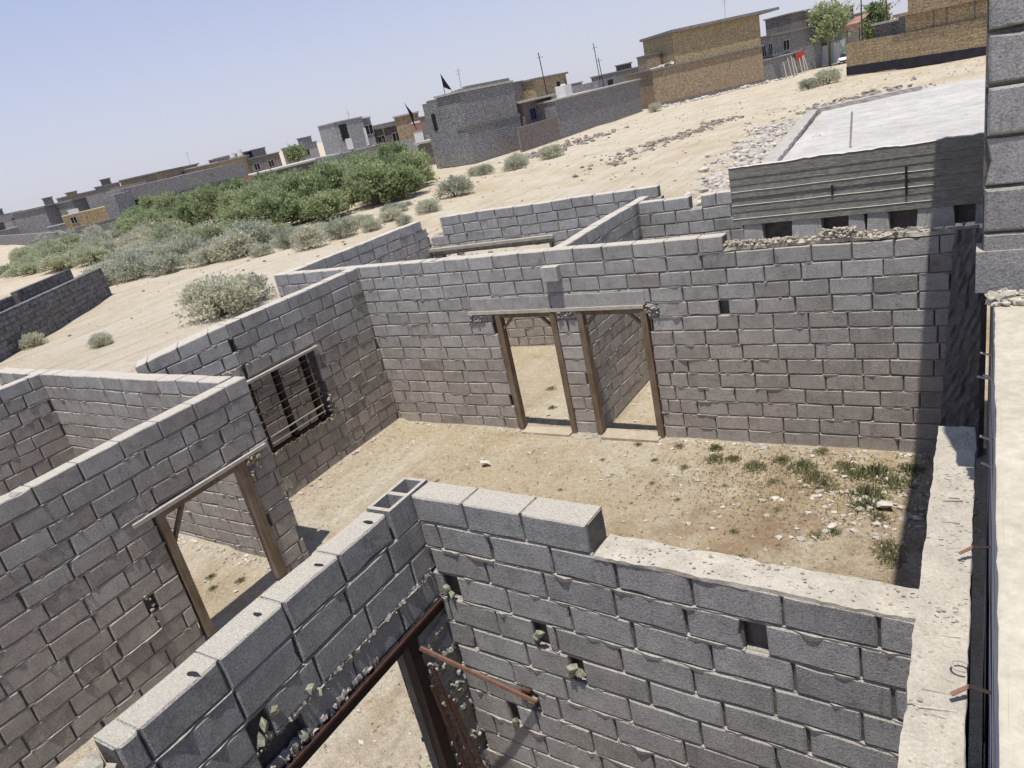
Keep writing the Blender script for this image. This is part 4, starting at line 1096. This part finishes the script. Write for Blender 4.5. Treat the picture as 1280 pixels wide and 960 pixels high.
scatter('rubble', 300, line((-11, 62), (-6, 66), 1.6), (.08, .35), md, 'dark rubble beyond the foundation corner')
scatter('rubble', 300, line((-38, 104), (-25, 118), 1.0), (.1, .5), ms, 'pale rubble along the foot of the central yellow house')
scatter('rubble', 260, line((-18.5, 24.5), (-23, 29.5), 1.2), (.06, .28), md, 'brownish rubble behind the rear room')
scatter('rubble', 260, line((-36, 60), (-36, 78), 1.2), (.1, .4), md, 'stones at the foot of the brown yard wall')
scatter('pebbles', 2200, lambda: (rnd.uniform(-55, 4), rnd.uniform(15, 90)), (.02, .12), md, 'scattered stones on the wasteland')
def yard():
    while True:
        x, y = rnd.uniform(-9.6, -.3), rnd.uniform(1.5, 9.8)
        if not (x > -3.8 and y < 3.6) and not (-8.4 < x < -8.0): return x, y
scatter('pebbles', 1300, yard, (.008, .05), ms, 'small stones on the courtyard floor')
scatter('pebbles', 260, lambda: (rnd.gauss(-1.1, .5), rnd.gauss(8.7, .5)), (.02, .07), ms, 'pale gravel patch near the courtyard weeds')
scatter('pebbles', 200, lambda: (rnd.uniform(-7.6, -4.2), rnd.uniform(10.3, 13)), (.01, .06), ms, 'small stones beyond the doorways')
def foot_line():
    k = rnd.random()
    if k < .4: return (rnd.uniform(-9.7, -.3), 9.84-abs(rnd.gauss(0, .06)))
    if k < .7: return (-9.72+abs(rnd.gauss(0, .08)), rnd.uniform(5.2, 9.8))
    return (rnd.uniform(-13, -8.5), 5.45-abs(rnd.gauss(0, .1)))
scatter('debris', 900, foot_line, (.012, .05), ms, 'fallen mortar crumbs along the feet of the walls')
for i, (x, y, s, lab) in enumerate(((-6.85, 8.55, .10, 'loose pale stone on the courtyard floor left of the doorways'), (-.95, 8.45, .12, 'flat pale concrete lump among the courtyard weeds'))):
    mb = MB(); mb.stone((x, y, s*.15), s, .8, .45); tag(mb.build('loose_stone', ms), lab, 'stone')

# ================================================================= vegetation
LM = {
 'green': leaf_material('tamarisk_leaves', (.22,.29,.13), (.36,.41,.22), (.42,.42,.25)),
 'sage': leaf_material('sage_leaves', (.46,.475,.36), (.56,.565,.44), (.53,.50,.38)),
 'olive': leaf_material('olive_scrub_leaves', (.37,.41,.25), (.47,.50,.33), (.49,.47,.32)),
 'weed': leaf_material('weed_leaves', (.20,.23,.11), (.28,.28,.15), (.34,.29,.18)),
}
def bush_mesh(name, rx, ry, h, nclump, per, leaf, m, seed, feather=.3, parent=None, z0=.0):
    r = random.Random(seed); mb = MB()
    for c in range(nclump):
        a = r.random()*6.283; el = r.random()**.7; rad = (1-el*el*.8)**.5*(r.random()**.45)
        cx, cy, cz = rx*rad*math.cos(a), ry*rad*math.sin(a), z0+h*(.12+.8*el*(.75+.25*r.random()))
        cr = r.uniform(.16, .34)*min(rx, h)
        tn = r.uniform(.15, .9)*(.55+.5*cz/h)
        for k in range(per):
            d = Vector((r.gauss(0, 1), r.gauss(0, 1), r.gauss(0, .8)+.2)).normalized()*cr*(r.random()**.5)
            p = Vector((cx, cy, cz))+d
            if p.z < .02: p.z = .02+r.random()*.1
            ax = (d.normalized()+Vector((r.gauss(0, .4), r.gauss(0, .4), feather+r.gauss(0, .3)))).normalized()
            sd = ax.cross(Vector((r.gauss(0, 1), r.gauss(0, 1), r.gauss(0, 1)))).normalized()
            l = leaf*r.uniform(.6, 1.5); w = l*.32
            mb.poly([tuple(p-ax*l*.5), tuple(p+sd*w), tuple(p+ax*l*.6), tuple(p-sd*w)], min(1, max(0, tn+r.gauss(0, .15))))
    for c in range(int(nclump*.8)):       # loose sprigs that break the outline
        a = r.random()*6.283; q = r.random()**.5; el = r.uniform(.25, 1.0)
        st = Vector((rx*q*math.cos(a)*.8, ry*q*math.sin(a)*.8, z0+h*el*.75)); dr = Vector((math.cos(a)*q, math.sin(a)*q, r.uniform(.4, 1.6))).normalized()
        ln = h*r.uniform(.12, .38)
        for k in range(int(per*.45)):
            p = st+dr*ln*(k/(per*.45))+Vector((r.gauss(0, 1), r.gauss(0, 1), r.gauss(0, 1)))*leaf*.35
            ax = (dr+Vector((r.gauss(0, .5), r.gauss(0, .5), r.gauss(0, .3)))).normalized(); sd = ax.cross(Vector((r.gauss(0, 1), r.gauss(0, 1), 1))).normalized()
            l = leaf*r.uniform(.6, 1.3); w = l*.25
            mb.poly([tuple(p-ax*l*.5), tuple(p+sd*w), tuple(p+ax*l*.6), tuple(p-sd*w)], r.uniform(.4, 1))
    return mb.build(name, m, parent)
def shrub_proto(name, spec, m, seed, label, cat, group):
    r = empty(name, (0, 0, -50), 0, label, cat, group)
    rx, ry, h, nc, per, leaf = spec
    bush_mesh('foliage', rx, ry, h, nc, per, leaf, m, seed, parent=r)
    rr = random.Random(seed); mb = MB()
    for i in range(7):
        a = rr.random()*6.28; q = rr.uniform(.3, .8)
        mb.tube([(0, 0, -.1), (rx*.3*q*math.cos(a), ry*.3*q*math.sin(a), h*.3), (rx*q*math.cos(a), ry*q*math.sin(a), h*.75)], [.05, .035, .012], 5)
    mb.build('stem', M['wood'], r)
    return r
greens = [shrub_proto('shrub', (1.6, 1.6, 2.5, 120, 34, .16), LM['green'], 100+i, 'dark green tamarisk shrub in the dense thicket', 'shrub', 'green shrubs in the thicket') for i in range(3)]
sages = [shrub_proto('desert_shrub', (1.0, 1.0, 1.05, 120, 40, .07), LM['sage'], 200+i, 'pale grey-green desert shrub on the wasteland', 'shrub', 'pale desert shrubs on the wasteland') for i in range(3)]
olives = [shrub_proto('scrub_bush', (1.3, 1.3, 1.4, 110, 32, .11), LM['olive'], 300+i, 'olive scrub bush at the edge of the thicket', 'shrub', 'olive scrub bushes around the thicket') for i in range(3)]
used = set()
def put(protos, x, y, s, sz=None, label=None, z=None):
    p = rnd.choice(protos)
    if p.name not in used: used.add(p.name); c = p
    else: c = copy_tree(p)
    c.location = (x, y, (ground_h(x, y) if z is None else z)-.05); c.rotation_euler = (0, 0, rnd.random()*6.28); c.scale = (s, s*rnd.uniform(.85, 1.15), sz or s)
    if label:
        c['label'] = label
        if 'group' in c: del c['group']
    return c
def poly_scatter(protos, quad_, n, smin, smax, mind):
    """n shrubs inside a 4-corner patch of ground"""
    pts = []; tries = 0
    while len(pts) < n and tries < n*60:
        tries += 1; u, v = rnd.random(), rnd.random()
        a = Vector(quad_[0]).lerp(Vector(quad_[1]), u); b2 = Vector(quad_[3]).lerp(Vector(quad_[2]), u); p = a.lerp(b2, v)
        if all((p-q).length > mind for q in pts): pts.append(p)
    for p in pts:
        q = rnd.uniform(smin, smax); put(protos, p.x, p.y, q, q*rnd.uniform(.65, 1.35))
# thicket: from the long building to the grey house
poly_scatter(greens, [(-36, 44.5), (-47, 36), (-66, 56), (-51, 64)], 55, .75, 1.3, 2.3)
poly_scatter(greens, [(-70, 44), (-80, 48), (-94, 60), (-80, 62)], 34, .8, 1.15, 2.3)
poly_scatter(greens, [(-56, 50), (-70, 48), (-84, 62), (-60, 72)], 40, .8, 1.2, 2.6)
poly_scatter(olives, [(-39, 34), (-47, 31), (-62, 40), (-50, 40)], 34, .7, 1.2, 1.9)
poly_scatter(olives, [(-60, 34), (-84, 42), (-78, 34), (-66, 31)], 22, .7, 1.1, 2.2)
poly_scatter(sages, [(-38, 28), (-47, 23.5), (-52, 32), (-38, 33)], 34, .8, 1.5, 1.7)
poly_scatter(sages, [(-55, 35), (-84, 40), (-120, 60), (-90, 56)], 46, .9, 1.5, 2.2)
poly_scatter(olives, [(-58, 31), (-70, 31), (-95, 44), (-84, 46)], 26, .8, 1.2, 2.2)
poly_scatter(sages, [(-28, 33), (-36, 29), (-40, 36), (-33, 41)], 16, .5, .9, 1.5)
poly_scatter(sages, [(-30, 29.5), (-34, 27.5), (-42, 30), (-34, 35)], 12, .6, 1.0, 1.6)
for (x, y, s, l) in ((-24.6, 17.3, 1.5, 'large pale shrub just beyond the window wall, nearest to the house'), (-25.2, 18.9, 1.15, 'pale shrub leaning over the large one beyond the window wall'),
                     (-27.8, 14.1, .5, 'small lone pale shrub on the sandy slope at left'), (-31, 20.8, .6, 'lone rounded shrub left of the big pale shrubs'),
                     (-30.6, 42.0, 1.3, 'pale feathery shrub at the right end of the thicket'), (-29.3, 37, .8, 'thin grey shrub below the thicket end'),
                     (-33.9, 56.2, 1.1, 'rounded shrub in front of the brown yard wall, left one'), (-31.9, 58.8, 1.1, 'rounded shrub in front of the brown yard wall, right one'),
                     (-32.5, 53.5, 1.0, 'pale shrub nearest to the track below the yard wall'), (-35.5, 53.5, .9, 'low shrub at the foot of the grey two-storey house'), (-37.4, 55, .8, 'small shrub left of the one at the grey house foot'),
                     (-14.4, 90, 1.6, 'drooping grey-green shrub at the left corner of the yellow house'), (-16, 87.5, 1.1, 'low shrub beside the drooping one by the yellow house'), (-37, 98.5, 1.1, 'low shrub at the left foot of the central yellow house'),
                     (-43, 16.0, .9, 'pale shrub behind the dark freestanding wall'), (-36.5, 15.6, .5, 'small weed-like shrub at the foot of the dark wall'), (-33.2, 14.2, .6, 'flat grey shrub below the dark wall')):
    put(sages, x, y, s, label=l)
# street tree and roof-line trees
def tree(x, y, h, cr, m, label, seed, name='tree'):
    r = empty(name, (x, y, 0), 0, label, 'tree')
    mb = MB(); mb.tube([(0, 0, -.1), (.1, .05, h*.3), (0, .1, h*.6)], [.22, .16, .08], 8)
    rr = random.Random(seed)
    for i in range(6):
        a = rr.random()*6.28; mb.tube([(.05, .05, h*.35), (cr*.5*math.cos(a), cr*.5*math.sin(a), h*.6), (cr*.8*math.cos(a), cr*.8*math.sin(a), h*.8)], [.1, .06, .02], 6)
    mb.build('trunk', M['wood'], r)
    bush_mesh('crown', cr, cr, h*.68, 130, 34, .34, m, seed, feather=0, parent=r, z0=h*.3)
tree(-20.6, 131, 9.6, 3.3, LM['green'], 'bushy green tree at the end of the street above the car', 11)
tree(-12.0, 112, 7.5, 1.8, LM['green'], 'slim dark tree behind the pole beside the yellow house', 12)
tree(-128, 121, 6.2, 2.2, LM['green'], 'dark green tree on the skyline behind the low wing', 13)
tree(-118, 128, 6.4, 2.0, LM['green'], 'second dark tree right of the first behind the low wing', 14)
# courtyard weeds
wp = []
for i in range(3):
    mb = MB(); rr = random.Random(50+i)
    for k in range(260):
        a = rr.random()*6.28; q = rr.random()**.7; bx, by = .15*q*math.cos(a), .15*q*math.sin(a); a2 = rr.random()*6.28
        hh = rr.uniform(.02, .13)*(1-q*.6); lx, ly = bx+.05*math.cos(a2)*rr.random(), by+.05*math.sin(a2)*rr.random()
        s = Vector((-math.sin(a2), math.cos(a2), 0))*rr.uniform(.003, .008)
        mb.poly([(bx-s.x, by-s.y, 0), (bx+s.x, by+s.y, 0), (lx+s.x*.8, ly+s.y*.8, hh*.8), ((lx*1.25-bx*.25), (ly*1.25-by*.25), hh*rr.uniform(.6, 1.1)), (lx-s.x*.8, ly-s.y*.8, hh*.7)], rr.random())
    o = mb.build('weed_tuft', LM['weed']); o.location = (0, 0, -50)
    tag(o, 'small green weed tuft growing in the courtyard dust', 'weed', 'weed tufts in the courtyard'); wp.append(o)
wused = set()
def weed(x, y, s, label=None, zz=None):
    p = rnd.choice(wp)
    if p.name not in wused: wused.add(p.name); c = p
    else: c = p.copy(); COL.objects.link(c)
    c.location = (x, y, (ground_h(x, y) if zz is None else zz)-.01); c.rotation_euler = (0, 0, rnd.random()*6.28); c.scale = (s, s, s*rnd.uniform(.7, 1.2))
    if label: c['label'] = label
for (x, y, s) in ((-3.3, 9.3, 1.1), (-3.0, 9.35, .8), (-2.7, 9.2, 1.2), (-2.3, 9.45, .9), (-2.0, 9.3, 1.4), (-1.85, 9.1, 1.2), (-1.5, 9.4, 1.3), (-1.35, 9.2, 1.1), (-1.75, 8.85, 1.2), (-1.1, 9.3, 1.5), (-.95, 9.1, 1.4), (-1.2, 8.7, 1.5),
                  (-1.15, 8.45, 1.3), (-.8, 9.4, 1.1), (-.85, 7.6, 1.2), (-.75, 7.4, 1.0), (-1.4, 7.9, .7), (-1.6, 7.7, .8), (-2.4, 8.9, .6), (-2.9, 8.6, .5), (-3.6, 9.0, .6), (-4.2, 9.2, .5), (-3.9, 8.5, .4), (-2.2, 8.2, .5), (-2.5, 7.6, .5),
                  (-2.3, 7.1, .5), (-3.4, 8.2, .4), (-4.6, 8.6, .4), (-5.0, 9.1, .4), (-1.0, 8.2, .8), (-.9, 7.0, .7), (-2.5, 8.0, .3), (-4.0, 7.9, .3), (-5.2, 8.1, .35), (-3.9, 9.6, .7), (-4.6, 9.65, .5), (-3.4, 9.65, .8), (-1.9, 9.7, .8)):
    weed(x+rnd.uniform(-.06, .06), y+rnd.uniform(-.05, .05), s)
for (x, y) in ((-5.6, 2.2), (-5.2, 2.75), (-4.9, 2.2), (-5.4, 1.8), (-4.6, 2.4), (-5.9, 2.6), (-4.6, 3.0), (-5.1, 1.5), (-4.5, 1.9), (-5.9, 1.4), (-6.4, 2.0), (-4.3, 2.7), (-6.2, 3.1), (-6.5, 1.5)): weed(x, y, rnd.uniform(.55, 1.0))
for (x, y) in ((-7.1, 11.3), (-6.8, 12.0), (-6.9, 12.7), (-6.4, 11.9), (-7.3, 13.0), (-6.6, 13.3), (-7.6, 12.2), (-6.5, 10.5), (-6.1, 10.6), (-7.6, 13.6)): weed(x, y, rnd.uniform(.6, 1.0))
for (x, y) in ((-9.4, 4.9), (-9.1, 4.7), (-9.8, 4.8), (-8.8, 4.95)): weed(x, y, rnd.uniform(.35, .6))
# dry stuff scattered as ground cover
mb = MB()
for i in range(5200):
    x, y = rnd.gauss(-1.9, 1.1), rnd.gauss(9.0, .7)
    if rnd.random() < .35: x, y = yard()
    if not (-9.5 < x < -.1 and 1.5 < y < 9.85): continue
    if x > -3.9 and y < 3.7: continue
    z = ground_h(x, y); a = rnd.random()*6.28; l = rnd.uniform(.02, .07); hh = rnd.uniform(.004, .04); c, s = math.cos(a)*l, math.sin(a)*l
    mb.poly([(x, y, z), (x+c*.5-s*.1, y+s*.5+c*.1, z+hh), (x+c, y+s, z+hh*.6), (x+c*.5+s*.1, y+s*.5-c*.1, z+hh*.8)], rnd.random())
tag(mb.build('ground_litter', leaf_material('dry_litter', (.20,.15,.08), (.30,.22,.12), (.14,.12,.05))), 'dry stalks and leaf litter on the courtyard ground', None, None, 'stuff')
mb2 = MB(); mb2.tube([(-7.6, 7.35, .0), (-7.35, 7.9, .02)], .014, 6); tag(mb2.build('stick', M['wood']), 'short dry stick lying on the courtyard floor near the hollow block', 'stick')

# ================================================================= light, sky, camera
sun_dir = Vector((.062, -.215, 1.0)).normalized()          # towards the sun
elev = math.asin(sun_dir.z); az = math.atan2(sun_dir.x, sun_dir.y)
w = bpy.data.worlds.new('World'); SC.world = w; w.use_nodes = True
nt = w.node_tree; bg = nt.nodes['Background']
sky = nt.nodes.new('ShaderNodeTexSky'); sky.sky_type = 'NISHITA'; sky.sun_disc = False
sky.sun_elevation = elev; sky.sun_rotation = az; sky.air_density = 1.0; sky.dust_density = 1.0; sky.ozone_density = 1.5; sky.altitude = 0
# summer dust haze: paler towards the horizon
N = NT(nt); tc = nt.nodes.new('ShaderNodeTexCoord'); sp = nt.nodes.new('ShaderNodeSeparateXYZ'); nt.links.new(tc.outputs['Generated'], sp.inputs[0])
hz = N.ramp(sp.outputs[2], [(0.0, (6.0,6.1,7.1)), (.10, (5.3,5.6,7.3)), (.28, (3.7,4.35,7.0)), (1.0, (2.0,2.7,5.2))])
mxs = N.mix(.8, sky.outputs[0], hz)
nt.links.new(mxs, bg.inputs[0]); bg.inputs[1].default_value = .115
sl = bpy.data.lights.new('sun', 'SUN'); sl.energy = 5.0; sl.angle = R(.53); sl.color = (1, .955, .89)
so = bpy.data.objects.new('sun', sl); COL.objects.link(so); so.rotation_euler = sun_dir.to_track_quat('Z', 'Y').to_euler(); so.location = (0, 0, 30)

F, PI_, RO, YW = 921.42, R(20.722), R(12.551), R(35.029)
fwd = Vector((0, math.cos(PI_), -math.sin(PI_))); rt = Vector((1, 0, 0)); up = rt.cross(fwd)
r2 = rt*math.cos(RO)-up*math.sin(RO); u2 = up*math.cos(RO)+rt*math.sin(RO)
m3 = Matrix((r2, u2, -fwd)).transposed()
m3 = Matrix.Rotation(YW, 3, 'Z') @ m3
cd = bpy.data.cameras.new('camera'); cam = bpy.data.objects.new('camera', cd); COL.objects.link(cam)
cam.matrix_world = Matrix.Translation((0, 0, 5.4)) @ m3.to_4x4()
cd.sensor_width = 36; cd.lens = F/1280*36; cd.clip_start = .05; cd.clip_end = 5000
SC.camera = cam
SC.view_settings.view_transform = 'Standard'; SC.view_settings.look = 'None'; SC.view_settings.exposure = 0; SC.view_settings.gamma = 1
